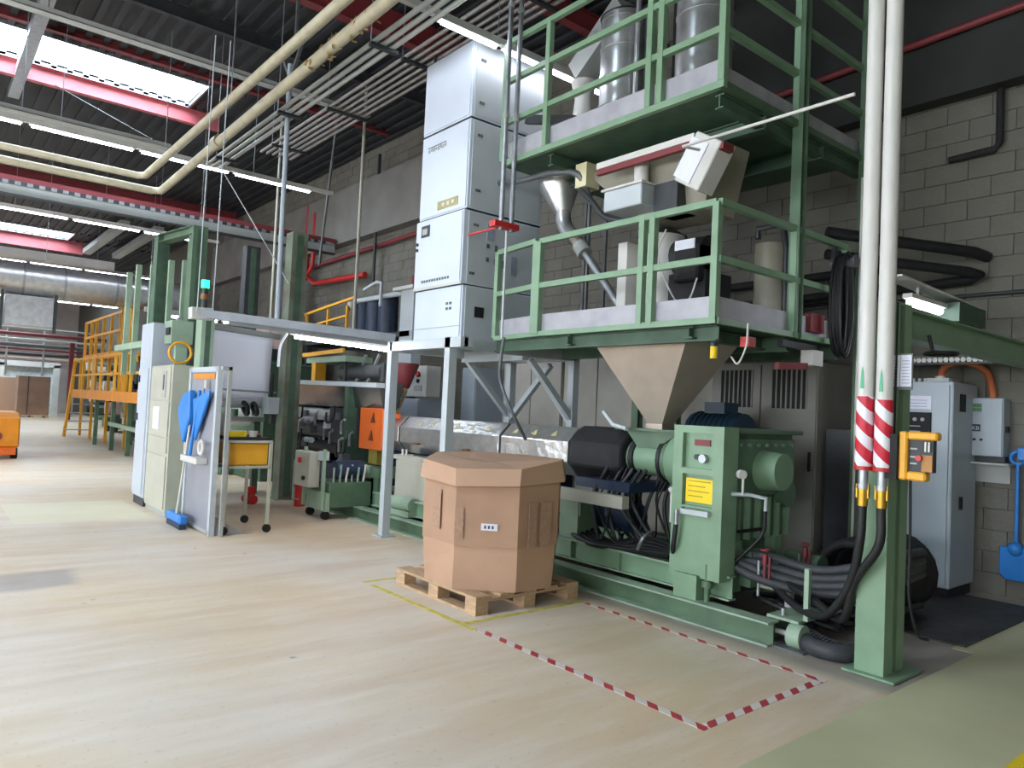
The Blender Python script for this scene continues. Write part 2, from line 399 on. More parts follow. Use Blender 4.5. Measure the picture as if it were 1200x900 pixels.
conduits(5.1, 6, .12, 6.5, -14.4, 3, .028, 'bundle of six grey conduits running over the white tower', mat('dusty_conduit', '8f8a86', .5, .2, .1, 5), 2.4)
t = thing('white_pipe_run', 'pair of thin white pipes crossing under the cable tray at far left', 'pipes', (-19, Y0, 5.0))
obj('pipe_run', MB().cyl((-18.9, Y0, 5.93), (-18.9, 2.6, 5.93), .05), PIPEW, t)
obj('pipe_run', MB().cyl((-18.7, Y0, 5.78), (-18.7, 2.6, 5.78), .035), PIPEW, t)
# big air duct
t = thing('air_duct', 'long round silver air duct hanging across the far end of the aisle', 'duct', (-22, 0, 4.35))
obj('duct_barrel', MB().cyl((-22.3, Y0, 4.35), (-22.3, 6.0, 4.35), .43, n=28), STEEL, t)
for y in (-2.2, -.1, 2.0, 2.9, 4.1, 5.2): obj('joint_band', MB().cyl((-22.3, y, 4.35), (-22.3, y+.05, 4.35), .445, n=28), GALV, t)
for y in (-1, 2.5, 5): obj('hanger_rod', MB().cyl((-22.3, y, 4.78), (-22.3, y, CEIL), .01, n=5), GALV, t)
t = thing('duct_box', 'shiny square metal box hanging under the round air duct', 'duct box', (-22, 2.2, 3.14))
obj('box_body', B(-22.5, -21.9, 1.66, 2.7, 3.14, 3.9), STEEL, t, bev=.01)
for y in (1.6, 2.74): obj('edge_bar', B(-22.0, -21.88, y-.03, y+.03, 3.0, 4.0), DGREY, t)
obj('pale_duct', B(-24.4, -24, -6, 4.4, 5.15, 5.38), OFFW, None, 'flat white rectangular duct above the round silver duct', 'duct')
obj('tie_beam', B(-17.8, -8, 1.15, 1.34, 7.42, 7.6), GALV, None, 'perforated grey beam crossing the near roof light at top left', 'beam')
obj('tie_beam', B(-35.1, -27.9, 5.2, 5.5, 7.3, 7.5), GREY, None, 'grey beam under the far roof, left of two above the silver duct', 'beam')
obj('tie_beam', B(-35.1, -27.9, 6.3, 6.6, 7.3, 7.5), GREY, None, 'grey beam under the far roof, right of two above the silver duct', 'beam')

# unseen side windows added for light from behind the viewer's left shoulder
for i, xa in enumerate((-19, -12.5, -6, .5)):
    f = MB().box(xa, xa+5, Y0, Y0+.06, 1.3, 1.36).box(xa, xa+5, Y0, Y0+.06, 4.2, 4.26)
    for k in range(6): f.box(xa+k*.988, xa+k*.988+.06, Y0, Y0+.06, 1.36, 4.2)
    wn = obj('window_%d' % (i+5), f, GREYL, kind='structure')
    for k in range(5): obj('pane', B(xa+k*.988+.06, xa+(k+1)*.988, Y0+.01, Y0+.03, 1.36, 4.2), FILLPANE, wn)
obj('trim_4', B(-6.6, X1-.01, 8.1, 8.3, 5.05, CEIL-.08), mat('dark_wall_band', '2f302e', .8, 0, .15, 2), kind='structure')  # dark band high on the back wall
# ================================================================== octabin on its pallet
t = thing('wooden_pallet', 'light wooden pallet under the big cardboard box', 'pallet', (-5.09, 3.99, 0))
px0, px1, py0, py1 = -5.69, -4.5, 3.44, 4.54
s0 = obj('deck_board', B(px0, px1, py0, py0+.14, .122, .144), WOOD, t)
copies('deck_board', s0, [(0, d, 0) for d in (.24, .48, .72, .96)], t)
for x in (px0, (px0+px1)/2-.07, px1-.14): obj('cross_board', B(x, x+.14, py0, py1, .1, .121), WOOD, t)
s0 = obj('block', B(px0, px0+.14, py0, py0+.12, .022, .1), WOOD, t)
copies('block', s0, [(i*.525, j*.49, 0) for i in range(3) for j in range(3) if i+j], t)
s0 = obj('bottom_board', B(px0, px1, py0, py0+.12, 0, .022), WOOD, t)
copies('bottom_board', s0, [(0, .49, 0), (0, .98, 0)], t)
t = thing('cardboard_octabin', 'large eight-sided brown cardboard box with folded lid on a pallet', 'box', (-5.05, 4.0, .145))
def octo(x0, x1, y0, y1, c, z): return [(x0+c, y0, z), (x1-c, y0, z), (x1, y0+c, z), (x1, y1-c, z), (x1-c, y1, z), (x0+c, y1, z), (x0, y1-c, z), (x0, y0+c, z)]
ox = (-5.62, -4.44, 3.42, 4.56)
b = MB(); rings = []
for k, (z, e) in enumerate(((.145, -.02), (.3, -.012), (.45, -.006), (.6, -.006), (.8, -.004), (1.02, -.006))):
    rings.append([(x+random.uniform(-.006, .006), y+random.uniform(-.006, .006), z) for x, y, z in octo(ox[0]-e, ox[1]+e, ox[2]-e, ox[3]+e, .36, z)])
vs = [p for r in rings for p in r]
b.add(vs, [(i*8+k, i*8+(k+1) % 8, (i+1)*8+(k+1) % 8, (i+1)*8+k) for i in range(5) for k in range(8)]+[tuple(range(8))[::-1]])
obj('box_wall', b, CARD, t)
q0 = octo(ox[0]-.003, ox[1]+.003, ox[2]-.003, ox[3]+.003, .36, .5); q1 = octo(ox[0]-.004, ox[1]+.004, ox[2]-.004, ox[3]+.004, .36, 1.03)
sl = obj('outer_sleeve', MB().add(q0+q1, [(k, (k+1) % 8, 8+(k+1) % 8, 8+k) for k in range(8)]), mat('darker_cardboard', 'ab886f', .8, 0, .06, 3, .15, 90), t)
sl.modifiers.new('sol', 'SOLIDIFY').thickness = .006
# lid: flared skirt with an uneven lower edge and a sagging top
lo = octo(ox[0]-.03, ox[1]+.03, ox[2]-.03, ox[3]+.03, .36, 1.0); hi = octo(ox[0]-.015, ox[1]+.015, ox[2]-.015, ox[3]+.015, .37, 1.14)
dz = [-.0, -.03, -.005, .02, 0, 0, .02, .02]; hz = [0.005, -.035, -.015, .05, .03, .03, .04, .035]
lo = [(x, y, z+d) for (x, y, z), d in zip(lo, dz)]; hi = [(x, y, z+d) for (x, y, z), d in zip(hi, hz)]
mid = [(-5.03+(x+5.03)*.55, 3.99+(y-3.99)*.55, 1.14+hz[i]*.2+random.uniform(-.012, .02)) for i, (x, y, z) in enumerate(hi)]
b = MB().add(lo+hi+mid+[(-5.03, 3.99, 1.13)], [(k, (k+1) % 8, 8+(k+1) % 8, 8+k) for k in range(8)]+[(8+k, 8+(k+1) % 8, 16+(k+1) % 8, 16+k) for k in range(8)]+[(16+k, 16+(k+1) % 8, 24) for k in range(8)])
lid = obj('lid', b, CARD, t)
sm = lid.modifiers.new('sol', 'SOLIDIFY'); sm.thickness = .008; sm.offset = 1
# prints and label on the near-facing panels
c0, c1 = Vector((ox[1]-.36, ox[2], 0)), Vector((ox[1], ox[2]+.36, 0)); n_ = Vector((1, -1, 0)).normalized()*.014
def on_panel(a, b_, z0, z1, name, m, p0=c0, p1=c1, nn=n_, off=.0):
    q = [p0.lerp(p1, a)+nn, p0.lerp(p1, b_)+nn]
    MBq = MB().poly([(q[0].x, q[0].y, z0), (q[1].x, q[1].y, z0), (q[1].x, q[1].y, z1), (q[0].x, q[0].y, z1)], nn*.2)
    return obj(name, MBq, m, t)
on_panel(.42, .68, .63, .685, 'address_label', PAPER)
for k in range(3): on_panel(.47+k*.06, .5+k*.06, .645, .67, 'print_mark', DGREY, off=.01, nn=n_*1.35)
on_panel(.0, .14, .56, .8, 'printed_symbol', CARDD)
s1, s2 = Vector((ox[1], ox[2]+.36, 0)), Vector((ox[1], ox[3]-.36, 0))
on_panel(.22, .42, .5, .86, 'printed_symbol', CARDD, s1, s2, Vector((.018, 0, 0))); on_panel(.52, .8, .5, .86, 'printed_symbol', CARDD, s1, s2, Vector((.018, 0, 0)))
a1, a2 = Vector((ox[0]+.36, ox[2], 0)), Vector((ox[1]-.36, ox[2], 0))
on_panel(.35, .6, .6, .92, 'printed_symbol', CARDD, a1, a2, Vector((0, -.018, 0)))
# ------------------------------------------------------------------ tape on the floor
def tape_mat():
    m = bpy.data.materials.new('striped_tape'); m.use_nodes = True; nt = m.node_tree; N = nt.nodes; L = nt.links
    b = N['Principled BSDF']; tc = N.new('ShaderNodeTexCoord'); sp = N.new('ShaderNodeSeparateXYZ'); L.new(tc.outputs['Object'], sp.inputs[0])
    a = N.new('ShaderNodeMath'); a.operation = 'ADD'; L.new(sp.outputs[0], a.inputs[0]); L.new(sp.outputs[1], a.inputs[1])
    f = N.new('ShaderNodeMath'); f.operation = 'MULTIPLY'; f.inputs[1].default_value = 1/.165; L.new(a.outputs[0], f.inputs[0])
    g = N.new('ShaderNodeMath'); g.operation = 'FRACT'; L.new(f.outputs[0], g.inputs[0])
    h = N.new('ShaderNodeMath'); h.operation = 'GREATER_THAN'; h.inputs[1].default_value = .54; L.new(g.outputs[0], h.inputs[0])
    x = N.new('ShaderNodeMix'); x.data_type = 'RGBA'; L.new(h.outputs[0], x.inputs[0])
    x.inputs[6].default_value = (*lin('d9cfc8'), 1); x.inputs[7].default_value = (*lin('b23a44'), 1)
    L.new(x.outputs[2], b.inputs['Base Color']); b.inputs['Roughness'].default_value = .5; return m
TAPE = tape_mat()
obj('striped_floor_tape', B(-4.22, -2.26, 3.235, 3.29, 0, .002), TAPE, None, 'red and white tape line on the floor farthest from the green machine', 'tape')
obj('striped_floor_tape', B(-2.315, -2.26, 3.30, 4.46, 0, .002), TAPE, None, 'short red and white tape line at the end near the green column', 'tape')
obj('striped_floor_tape', B(-4.35, -2.26, 4.465, 4.51, 0, .002), TAPE, None, 'red and white tape line running close along the green machine skid', 'tape')
YT = mat('worn_yellow_tape', 'd8c860', .6, 0, .18, 12)
obj('yellow_floor_tape', B(-5.75, -4.24, 3.21, 3.26, 0, .002), YT, None, 'yellow tape line on the floor in front of the pallet', 'tape')
obj('yellow_floor_tape', B(-4.42, -4.37, 3.27, 4.5, 0, .002), YT, None, 'worn yellow tape line beside the right end of the pallet', 'tape')
obj('yellow_floor_tape', B(-5.9, -5.85, 3.21, 4.3, 0, .002), YT, None, 'yellow tape line beside the left end of the pallet', 'tape')
# ================================================================== extruder
t = thing('extruder', 'long green extruder with silver heated barrel and gearbox on a skid', 'machine', (-5.5, 5.5, 0))
rail = obj('skid_rail', B(-11.2, -2.84, 4.79, 4.93, .156, .17).box(-11.2, -2.84, 4.78, 4.94, 0, .014), GREENF, t, kind='stuff')  # pale flanges over a darker web: shading put into the paint
obj('rail_web', B(-11.2, -2.84, 4.86, 4.875, .014, .156), GREEN2, rail)
obj('gap_shade', B(-9, -3.3, 4.94, 5.02, .02, .03), BLACK, t)  # black strip standing in for the shade between rail and base
obj('skid_rail', MB().ibeam((-11.2, 6.15, .085), (-2.84, 6.15, .085), .14, .17, .014), GREEN, t)
for x in (-2.95, -4.6, -6.4, -8.2, -10.0): obj('cross_beam', B(x-.05, x+.05, 4.93, 6.1, .02, .12), GREEN2, t)
bc = obj('base_channel', B(-9.0, -3.3, 4.985, 5.08, .365, .38).box(-9.0, -3.3, 4.985, 5.08, .19, .203), GREENF, t, kind='stuff')  # flanges coloured paler than the web to shade the channel
obj('channel_web', B(-9.0, -3.3, 5.03, 5.045, .2, .37), GREEN, bc)
for k in range(9): obj('stiffener', B(-8.8+k*.62, -8.785+k*.62, 4.99, 5.03, .2, .367), GREEN, bc)
obj('base_channel', MB().chan((-9.0, 6.0, .27), (-3.3, 6.0, .27), .12, .2, .012, -1), GREEN, t)
obj('base_pan', B(-9, -3.4, 5.05, 6.0, .2, .215), DGREY, t)
w = obj('wheel', MB().cyl((-2.76, 4.96, .085), (-2.66, 4.96, .085), .085, n=18), GREENF, t)
obj('axle', MB().cyl((-2.9, 4.96, .085), (-2.64, 4.96, .085), .02), GREY, w)
obj('foot_plate', B(-2.84, -2.6, 4.84, 5.05, 0, .012), MGREY, t)
obj('end_bracket', B(-2.95, -2.7, 4.95, 5.75, .17, .19), GREENF, t)
obj('end_post', MB().bar((-2.68, 5.02, .19), (-2.68, 5.02, .56), .035), GREENF, t)
obj('end_post', MB().bar((-3.0, 5.35, .17), (-3.0, 5.35, .3), .05), GREY, t)
obj('end_rail', MB().bar((-3.62, 5.35, .3), (-2.98, 5.35, .3), .06, .05), GREYC, t)
obj('bolt', MB().cyl((-2.86, 5.02, .19), (-2.86, 5.02, .24), .018), GALV, t)
# gearbox front frame
def framed_plate(x0, x1, z0, z1, y, dpth, holes):
    mb = MB(); xs = sorted({x0, x1}|{h[0] for h in holes}|{h[1] for h in holes}); zs = sorted({z0, z1}|{h[2] for h in holes}|{h[3] for h in holes})
    for i in range(len(xs)-1):
        for j in range(len(zs)-1):
            cx, cz = (xs[i]+xs[i+1])/2, (zs[j]+zs[j+1])/2
            inn = any(h[0] < cx < h[1] and h[2] < cz < h[3] for h in holes)
            mb.box(xs[i], xs[i+1], y+(.045 if inn else 0), y+dpth, zs[j], zs[j+1])
    return mb
fr = obj('gearbox_frame', framed_plate(-3.8, -3.32, .34, 1.54, 4.88, .2, [(-3.71, -3.42, 1.2, 1.48), (-3.7, -3.41, .9, 1.15), (-3.7, -3.42, .84, .88)]), GREEN, t)
obj('warning_plate', B(-3.685, -3.425, 4.91, 4.924, .925, 1.115), YELB, fr)
for z, a, b_ in ((1.09, -3.66, -3.45), (1.05, -3.66, -3.5), (1.01, -3.66, -3.46), (.97, -3.66, -3.52)): obj('text_line', B(a, b_, 4.907, 4.91, z, z+.008), mat('faded_print', 'b09a18', .6), fr)
obj('maker_plate', B(-3.62, -3.47, 4.915, 4.925, 1.38, 1.43), RED, fr)
obj('gauge', MB().cyl((-3.52, 4.88, 1.28), (-3.52, 4.93, 1.28), .035), GALV, fr)
obj('gauge', MB().cyl((-3.59, 4.9, 1.29), (-3.59, 4.93, 1.29), .022), DGREY, fr)
obj('sight_rail', B(-3.68, -3.42, 4.84, 4.88, .83, .87), GREYL, fr)
obj('coupling', MB().cyl((-3.7, 4.82, .74), (-3.7, 4.82, .86), .02), GALV, fr)
obj('foot_block', B(-3.72, -3.5, 4.84, 5.06, .17, .36), GREEN, t)
obj('jack_bolt', MB().cyl((-3.44, 4.9, .17), (-3.44, 4.9, .46), .022).cyl((-3.44, 4.9, .28), (-3.44, 4.9, .33), .045, n=6), GREEN2, t)
gb = obj('gearbox', B(-3.78, -3.44, 5.08, 6.1, .62, 1.5).box(-3.8, -3.36, 5.06, 6.14, 1.49, 1.53), GREEN2, t, bev=.008)
obj('side_cover', B(-3.45, -3.39, 5.14, 6.06, .98, 1.45), GREEN2, gb, bev=.01)
obj('bearing_cap', MB().cyl((-3.42, 5.56, 1.19), (-3.2, 5.56, 1.19), .17, .15, 24), GREEN, gb)
obj('bearing_cap', MB().cyl((-3.42, 5.9, .98), (-3.34, 5.9, .98), .11, n=20), GREEN2, gb)
for k in range(6): obj('rib', B(-3.44, -3.385, 5.22+k*.15, 5.24+k*.15, .62, .96), GREEN, gb)
for k in range(7): obj('stud', MB().cyl((-3.39, 5.2+k*.13, 1.4), (-3.37, 5.2+k*.13, 1.4), .018, n=6), GREEN, gb)
obj('lower_housing', B(-3.76, -3.5, 5.1, 6.0, .34, .62), GREEN2, t, bev=.01)
for y in (5.25, 5.85): obj('housing_leg', B(-3.5, -3.4, y-.05, y+.05, .2, .62), GREEN, t)
obj('slot_bar', B(-3.39, -3.37, 5.2, 5.6, .69, .715), BLACK, gb)
g = obj('gauge_pipe', MB().tube([(-3.32, 5.0, 1.02), (-3.22, 5.1, 1.02), (-3.14, 5.2, 1.0), (-3.14, 5.2, .9)], .016, 8), GREYL, t)
obj('gauge', MB().cyl((-3.26, 5.02, 1.18), (-3.22, 5.0, 1.18), .035).cyl((-3.25, 5.05, 1.02), (-3.25, 5.05, 1.16), .01), OFFW, g)
for (x, y) in ((-3.1, 5.15), (-3.1, 5.75)):
    v = obj('valve', MB().cyl((x, y, .5), (x, y, .58), .022, n=8).ring((x, y, .61), .032, .008, (0, 0, 1), 12, 5).cyl((x+.04, y, .4), (x+.04, y, .56), .009).cyl((x, y, .35), (x, y, .5), .01), RED, t)
    obj('pipe', MB().cyl((x-.05, y, .25), (x-.05, y, .52), .012), GALV, v)
obj('oil_pump', MB().cyl((-3.3, 5.35, .42), (-3.05, 5.35, .42), .12, n=16).box(-3.35, -3.25, 5.2, 5.5, .28, .56), GREEN2, t)
obj('oil_pump', MB().cyl((-3.3, 5.85, .42), (-3.0, 5.85, .42), .1, n=16), GREEN2, t)
# drive flange, throat, barrel
obj('drive_flange', MB().tube([(-3.8, 5.5, 1.2), (-4.02, 5.5, 1.2), (-4.2, 5.5, 1.2), (-4.27, 5.5, 1.2)], [.31, .31, .25, .17], 28), GREEN, t)
obj('coupling_ring', MB().cyl((-4.3, 5.5, 1.2), (-4.22, 5.5, 1.2), .2, n=24), GREEN2, t)
obj('throat_block', MB().cyl((-4.72, 5.5, 1.2), (-4.25, 5.5, 1.2), .165, n=20), GREEN, t)
obj('clamp_ring', MB().cyl((-4.68, 5.5, 1.2), (-4.63, 5.5, 1.2), .19, n=20), DARK, t)
obj('clamp_ring', MB().cyl((-4.33, 5.5, 1.2), (-4.29, 5.5, 1.2), .21, n=20), DARK, t)
th = MB(); th.poly([(-4.75, 5.36, 1.46), (-4.6, 5.36, 1.3), (-4.38, 5.36, 1.3), (-4.12, 5.36, 1.46)], (0, .28, 0))
obj('feed_throat', th, GREEN2, t); obj('throat_plate', B(-4.85, -4.1, 5.3, 5.7, 1.46, 1.48), GREEN2, t)
obj('slide_handle', MB().tube([(-5.0, 5.3, 1.62), (-4.82, 5.25, 1.5), (-4.62, 5.22, 1.47)], .022, 8), GREYL, t)
def octp(x, c, r, a0=PI/8): return [(x, c[0]+r*math.cos(a0+k*PI/4), c[1]+r*math.sin(a0+k*PI/4)) for k in range(8)]
def octseg(x0, x1, r): return MB().poly(octp(x0, (5.5, 1.19), r), (x1-x0, 0, 0))
jk = MB(); P = [(-5.42, .27), (-5.36, .3), (-4.8, .3), (-4.72, .26)]
vs = [p for x, r in P for p in octp(x, (5.5, 1.19), r)]
jk.add(vs, [(i*8+k, i*8+(k+1) % 8, (i+1)*8+(k+1) % 8, (i+1)*8+k) for i in range(3) for k in range(8)]+[tuple(range(8))[::-1], tuple(range(24, 32))])
obj('insulation_jacket', jk, BLACK, t, bev=.015)
edges = [-5.43, -6.58, -7.75, -8.82, -9.75]
for k in range(4):
    sgm = obj('barrel_cover', octseg(edges[k+1]+.035, edges[k]-.01, .27), FOIL, t, bev=.006)
    if k < 3: obj('gap_band', octseg(edges[k+1]-.012, edges[k+1]+.037, .262), DARK, t)
    ym = 5.5-.27*math.cos(PI/8)*math.cos(PI/4); zm = 1.19+.27*math.cos(PI/8)*math.sin(PI/4); un = Vector((0, -1, 1)).normalized(); al = Vector((0, 1, 1)).normalized()
    for j in range(3 if k < 2 else 2):          # yellow warning marks on the sloping face
        cx = edges[k]-.28-j*.32; c_ = Vector((cx, ym, zm))+un*.004
        tri = [c_-al*.045+Vector((-.05, 0, 0)), c_-al*.045+Vector((.05, 0, 0)), c_+al*.045]
        obj('warning_sticker', MB().poly([tuple(p) for p in tri], un*.002), mat('pale_yellow_sticker', 'c8bf8e', .5), sgm)
    obj('cover_hook', MB().box((edges[k]+edges[k+1])/2-.05, (edges[k]+edges[k+1])/2+.05, 5.19, 5.24, 1.08, 1.1), mat('rust', '7a4426', .7), sgm)
    obj('cooling_fan', B((edges[k]+edges[k+1])/2-.2, (edges[k]+edges[k+1])/2+.2, 5.3, 5.7, .72, .93), NAVY, t)
obj('barrel_end', MB().cyl((-9.95, 5.5, 1.19), (-9.74, 5.5, 1.19), .17, n=20), STEELR, t)
obj('barrel_bracket', B(-9.3, -8.95, 5.3, 5.35, 1.4, 1.47), ORD, t)
obj('support_box', B(-8.6, -7.75, 5.1, 5.8, .36, .86), GREYC, t, bev=.008)
obj('support_head', B(-8.75, -7.7, 5.15, 5.75, .86, .92), GREYC, t)
for x in (-8.6, -8.5): obj('lift_pin', MB().cyl((x, 5.2, .92), (x, 5.2, 1.0), .016), OFFW, t)
obj('support_post', B(-5.3, -5.05, 5.05, 5.35, .36, .76), GREEN, t)
obj('support_post', B(-6.4, -6.2, 5.2, 5.6, .36, .95), GREEN, t)
obj('cable_trough', B(-5.35, -4.4, 4.95, 5.04, .755, .865), GREYC, t)
obj('dark_motor', B(-5.2, -4.5, 5.15, 5.75, .88, .97).cyl((-5.2, 5.4, .62), (-4.6, 5.4, .62), .15), NAVY, t)
obj('feed_pump', MB().cyl((-8.3, 4.98, .33), (-7.9, 4.98, .33), .09, n=12).ball((-8.4, 4.98, .31), .1).box(-8.5, -7.9, 4.9, 5.1, .18, .25), GREENF, t)
random.seed(3)
for k in range(20):                             # services looped below the barrel
    xa = -4.62+random.uniform(-.25, .35); xb = xa+random.uniform(-.5, .6); y = 5.08+random.uniform(0, .6)
    xb = max(-5.2, min(-3.95, xb)); ye = y-random.uniform(0, .15)
    obj('service_hose', MB().path([(xa, y, 1.1), (xa-.08, y-.1, .8), ((xa+xb)/2, ye-.02, .42), (xb, ye, .46)], random.choice((.009, .013, .018)), 7), random.choice((DARK, DARK, DGREY)), t)
for k in range(5): obj('service_hose', MB().path([(-5.15, 5.08+k*.07, .42+.02*k), (-4.8, 5.0+k*.06, .38), (-4.3, 5.03+k*.06, .4+.02*k), (-3.9, 5.0+k*.05, .44)], .028, 7), DARK, t)
obj('service_hose', MB().path([(-3.7, 4.82, .75), (-3.74, 4.84, .55), (-3.86, 4.95, .46), (-4.3, 5.0, .42)], .02), DARK, t)
obj('service_hose', MB().path([(-3.14, 5.2, .9), (-3.17, 5.2, .7), (-3.35, 5.1, .45), (-3.3, 5.2, .4)], .015), DARK, t)
obj('steel_pipe', MB().tube([(-4.95, 4.98, .62), (-4.95, 4.98, .76), (-4.86, 4.98, .77)], .012), GALV, t)
obj('steel_pipe', MB().path([(-4.2, 4.95, .44), (-4.12, 4.92, .55), (-4.18, 5.1, .58)], .016), GALV, t)
obj('level_gauge', MB().cyl((-3.88, 4.98, .72), (-3.88, 4.98, .98), .012).ball((-3.88, 4.98, .99), .03), OFFW, t)
# hopper
t = thing('feed_hopper', 'large pyramid-shaped brushed steel hopper feeding the green extruder', 'hopper', (-4.5, 5.5, 1.5))
h0 = [(-5.07, 5.12, 2.36), (-3.87, 5.12, 2.36), (-3.87, 5.95, 2.36), (-5.07, 5.95, 2.36)]
h1 = [(-4.56, 5.46, 1.52), (-4.4, 5.46, 1.52), (-4.4, 5.62, 1.52), (-4.56, 5.62, 1.52)]
obj('cone', MB().add(h1+h0, [(k, (k+1) % 4, 4+(k+1) % 4, 4+k) for k in range(4)]+[(3, 2, 1, 0), (4, 5, 6, 7)]), mat('hopper_steel', 'c0b3a4', .42, .5, .08, 3), t)
obj('outlet', B(-4.58, -4.38, 5.44, 5.64, 1.48, 1.53), STEELR, t)
# main motor behind
t = thing('drive_motor', 'dark blue electric motor behind the green gearbox', 'motor', (-4.6, 6.7, .3))
obj('motor_body', MB().cyl((-4.95, 6.75, 1.43), (-4.35, 6.75, 1.43), .24, n=20), TEAL, t)
for k in range(8): obj('fin', MB().cyl((-4.9+k*.065, 6.75, 1.43), (-4.885+k*.065, 6.75, 1.43), .255, n=20), TEAL, t)
obj('terminal_box', B(-4.75, -4.5, 6.6, 6.85, 1.66, 1.78), TEAL, t); obj('stand', B(-4.9, -4.2, 6.5, 7.0, 0, 1.2), DGREY, t)
# ================================================================== platforms
def guard(t, p, q, z0, rails, posts, toe, rw=.05):
    p, q = Vector((*p, 0)), Vector((*q, 0))
    for z in rails: obj('rail', MB().bar((p.x, p.y, z), (q.x, q.y, z), .05, .055), GREEN, t)
    for u in posts:
        c = p.lerp(q, u); obj('post', MB().bar((c.x, c.y, z0), (c.x, c.y, rails[0]), .06, .06), GREEN, t)
    if toe:
        d = (q-p).normalized(); nrm = Vector((-d.y, d.x, 0))*.04
        a, b_ = p+nrm, q+nrm
        obj('toe_board', MB().bar((a.x, a.y, z0+toe/2+.01), (b_.x, b_.y, z0+toe/2+.01), .012, toe), LILAC, t)
t = thing('lower_platform', 'lower green steel platform with guard rails above the extruder hopper', 'platform', (-4.5, 5.9, 2.33))
obj('deck', MB().poly([(-6.35, 5.0, 2.37), (-5.56, 4.92, 2.37), (-3.47, 4.92, 2.37), (-3.47, 7.0, 2.37), (-6.9, 7.0, 2.37)], (0, 0, .02)), GREEND, t)
obj('edge_beam', MB().bar((-5.56, 4.9, 2.385), (-3.44, 4.9, 2.385), .05, .05), GREEN, t)
obj('edge_beam', MB().bar((-5.56, 4.9, 2.385), (-6.42, 5.0, 2.385), .05, .05), GREEN, t)
obj('edge_beam', MB().bar((-3.45, 4.9, 2.385), (-3.45, 7.05, 2.385), .05, .05), GREEN, t)
for y in (5.02, 6.05, 6.95): obj('joist', MB().ibeam((-6.4, y, 2.3), (-3.5, y, 2.3), .08, .13), GREEND, t)
for x in (-5.2, -3.75): obj('joist', MB().ibeam((x, 4.95, 2.31), (x, 7.0, 2.31), .08, .1), GREEND, t)
guard(t, (-5.6, 4.9), (-3.47, 4.9), 2.39, [3.34, 2.88], [.0, .64, .695, 1], .19)
guard(t, (-6.42, 5.0), (-5.66, 4.9), 2.39, [3.35, 2.88], [0, 1], .19)
guard(t, (-3.45, 4.9), (-3.45, 7.0), 2.39, [3.34, 2.88], [.55, 1], .19)
obj('red_box', B(-3.5, -3.44, 6.35, 6.6, 2.45, 2.62), RED, t)
t = thing('upper_platform', 'upper green steel platform carrying the silver hopper loaders', 'platform', (-4.7, 6, 4.27))
obj('deck', MB().poly([(-6.3, 4.92, 4.28), (-3.49, 4.92, 4.28), (-3.49, 7.4, 4.28), (-6.3, 7.4, 4.28)], (0, 0, .02)), GREEND, t)
obj('edge_beam', MB().bar((-6.3, 4.9, 4.3), (-3.44, 4.9, 4.3), .05, .06), GREEN, t)
obj('edge_beam', MB().bar((-3.47, 4.9, 4.3), (-3.47, 7.4, 4.3), .05, .06), GREEN2, t)
for y in (5.6, 6.6): obj('joist', MB().ibeam((-6.3, y, 4.2), (-3.5, y, 4.2), .08, .14), GREEND, t)
for x in (-5.6, -3.55): obj('joist', MB().ibeam((x, 4.98, 4.21), (x, 7.4, 4.21), .08, .12), GREEND, t)
guard(t, (-6.3, 4.9), (-3.47, 4.9), 4.33, [5.66, 5.22, 4.76], [0, .247, .73, .775, 1], .2)
guard(t, (-3.47, 4.9), (-3.47, 7.4), 4.33, [5.66, 5.22, 4.76], [.46, 1], .15)
for (x, y, z1, lb) in ((-3.45, 6.08, CEIL, 'slim green post rising past both platforms at their open side'), (-3.42, 7.3, CEIL, 'green post behind the coil of black cable'),
                       (-5.95, 6.9, 4.2, 'green post between the platforms, far left at the back'), (-5.6, 7.2, 2.3, 'thin green post below the lower platform beside the steel hopper')):
    obj('platform_column', MB().ibeam((x, y, 0 if y > 6.5 else 2.36), (x, y, z1), .1, .1, .012, (0, 1, 0)), GREEN2, None, lb, 'column')
# silver loaders on the upper deck
def drum(t, x, y, z0, z1, r, m, bands=True):
    d = obj('drum', MB().cyl((x, y, z0), (x, y, z1), r, n=28), m, t)
    if bands:
        z = z0+.05
        while z < z1: obj('band', MB().cyl((x, y, z), (x, y, z+.03), r+.008, n=28), m, d); z += .31
t = thing('material_drum', 'bright silver drum on the upper platform, left of two', 'drum', (-5.3, 5.7, 4.3)); drum(t, -5.3, 5.7, 4.5, 5.85, .25, STEEL)
for a in (0, 2.1, 4.2): obj('leg', MB().bar((-5.3+.2*math.cos(a), 5.7+.2*math.sin(a), 4.3), (-5.3+.2*math.cos(a), 5.7+.2*math.sin(a), 4.5), .04), GREY, t)
obj('lid', MB().cyl((-5.3, 5.7, 5.85), (-5.3, 5.7, 5.9), .27, .2, 28), DGREY, t); obj('gas_strut', MB().cyl((-4.98, 5.55, 4.6), (-4.98, 5.55, 5.9), .03), STEEL, t)
obj('gas_strut', MB().cyl((-4.9, 5.6, 4.6), (-4.9, 5.6, 5.8), .02), DGREY, t)
t = thing('material_drum', 'taller silver drum on the upper platform, next to the corner post', 'drum', (-4.35, 5.7, 4.3)); drum(t, -4.3, 5.75, 4.5, 6.6, .27, STEEL)
for a in (0, 2.1, 4.2): obj('leg', MB().bar((-4.3+.2*math.cos(a), 5.75+.2*math.sin(a), 4.3), (-4.3+.2*math.cos(a), 5.75+.2*math.sin(a), 4.5), .04), GREY, t)
obj('gas_strut', MB().cyl((-4.67, 5.6, 4.6), (-4.67, 5.6, 6.4), .035), STEEL, t); obj('clamp', MB().cyl((-4.67, 5.6, 5.2), (-4.67, 5.6, 5.3), .06), DARK, t)
t = thing('vacuum_loader', 'white vacuum loader with domed base on the upper platform', 'loader', (-6.2, 5.9, 4.3))
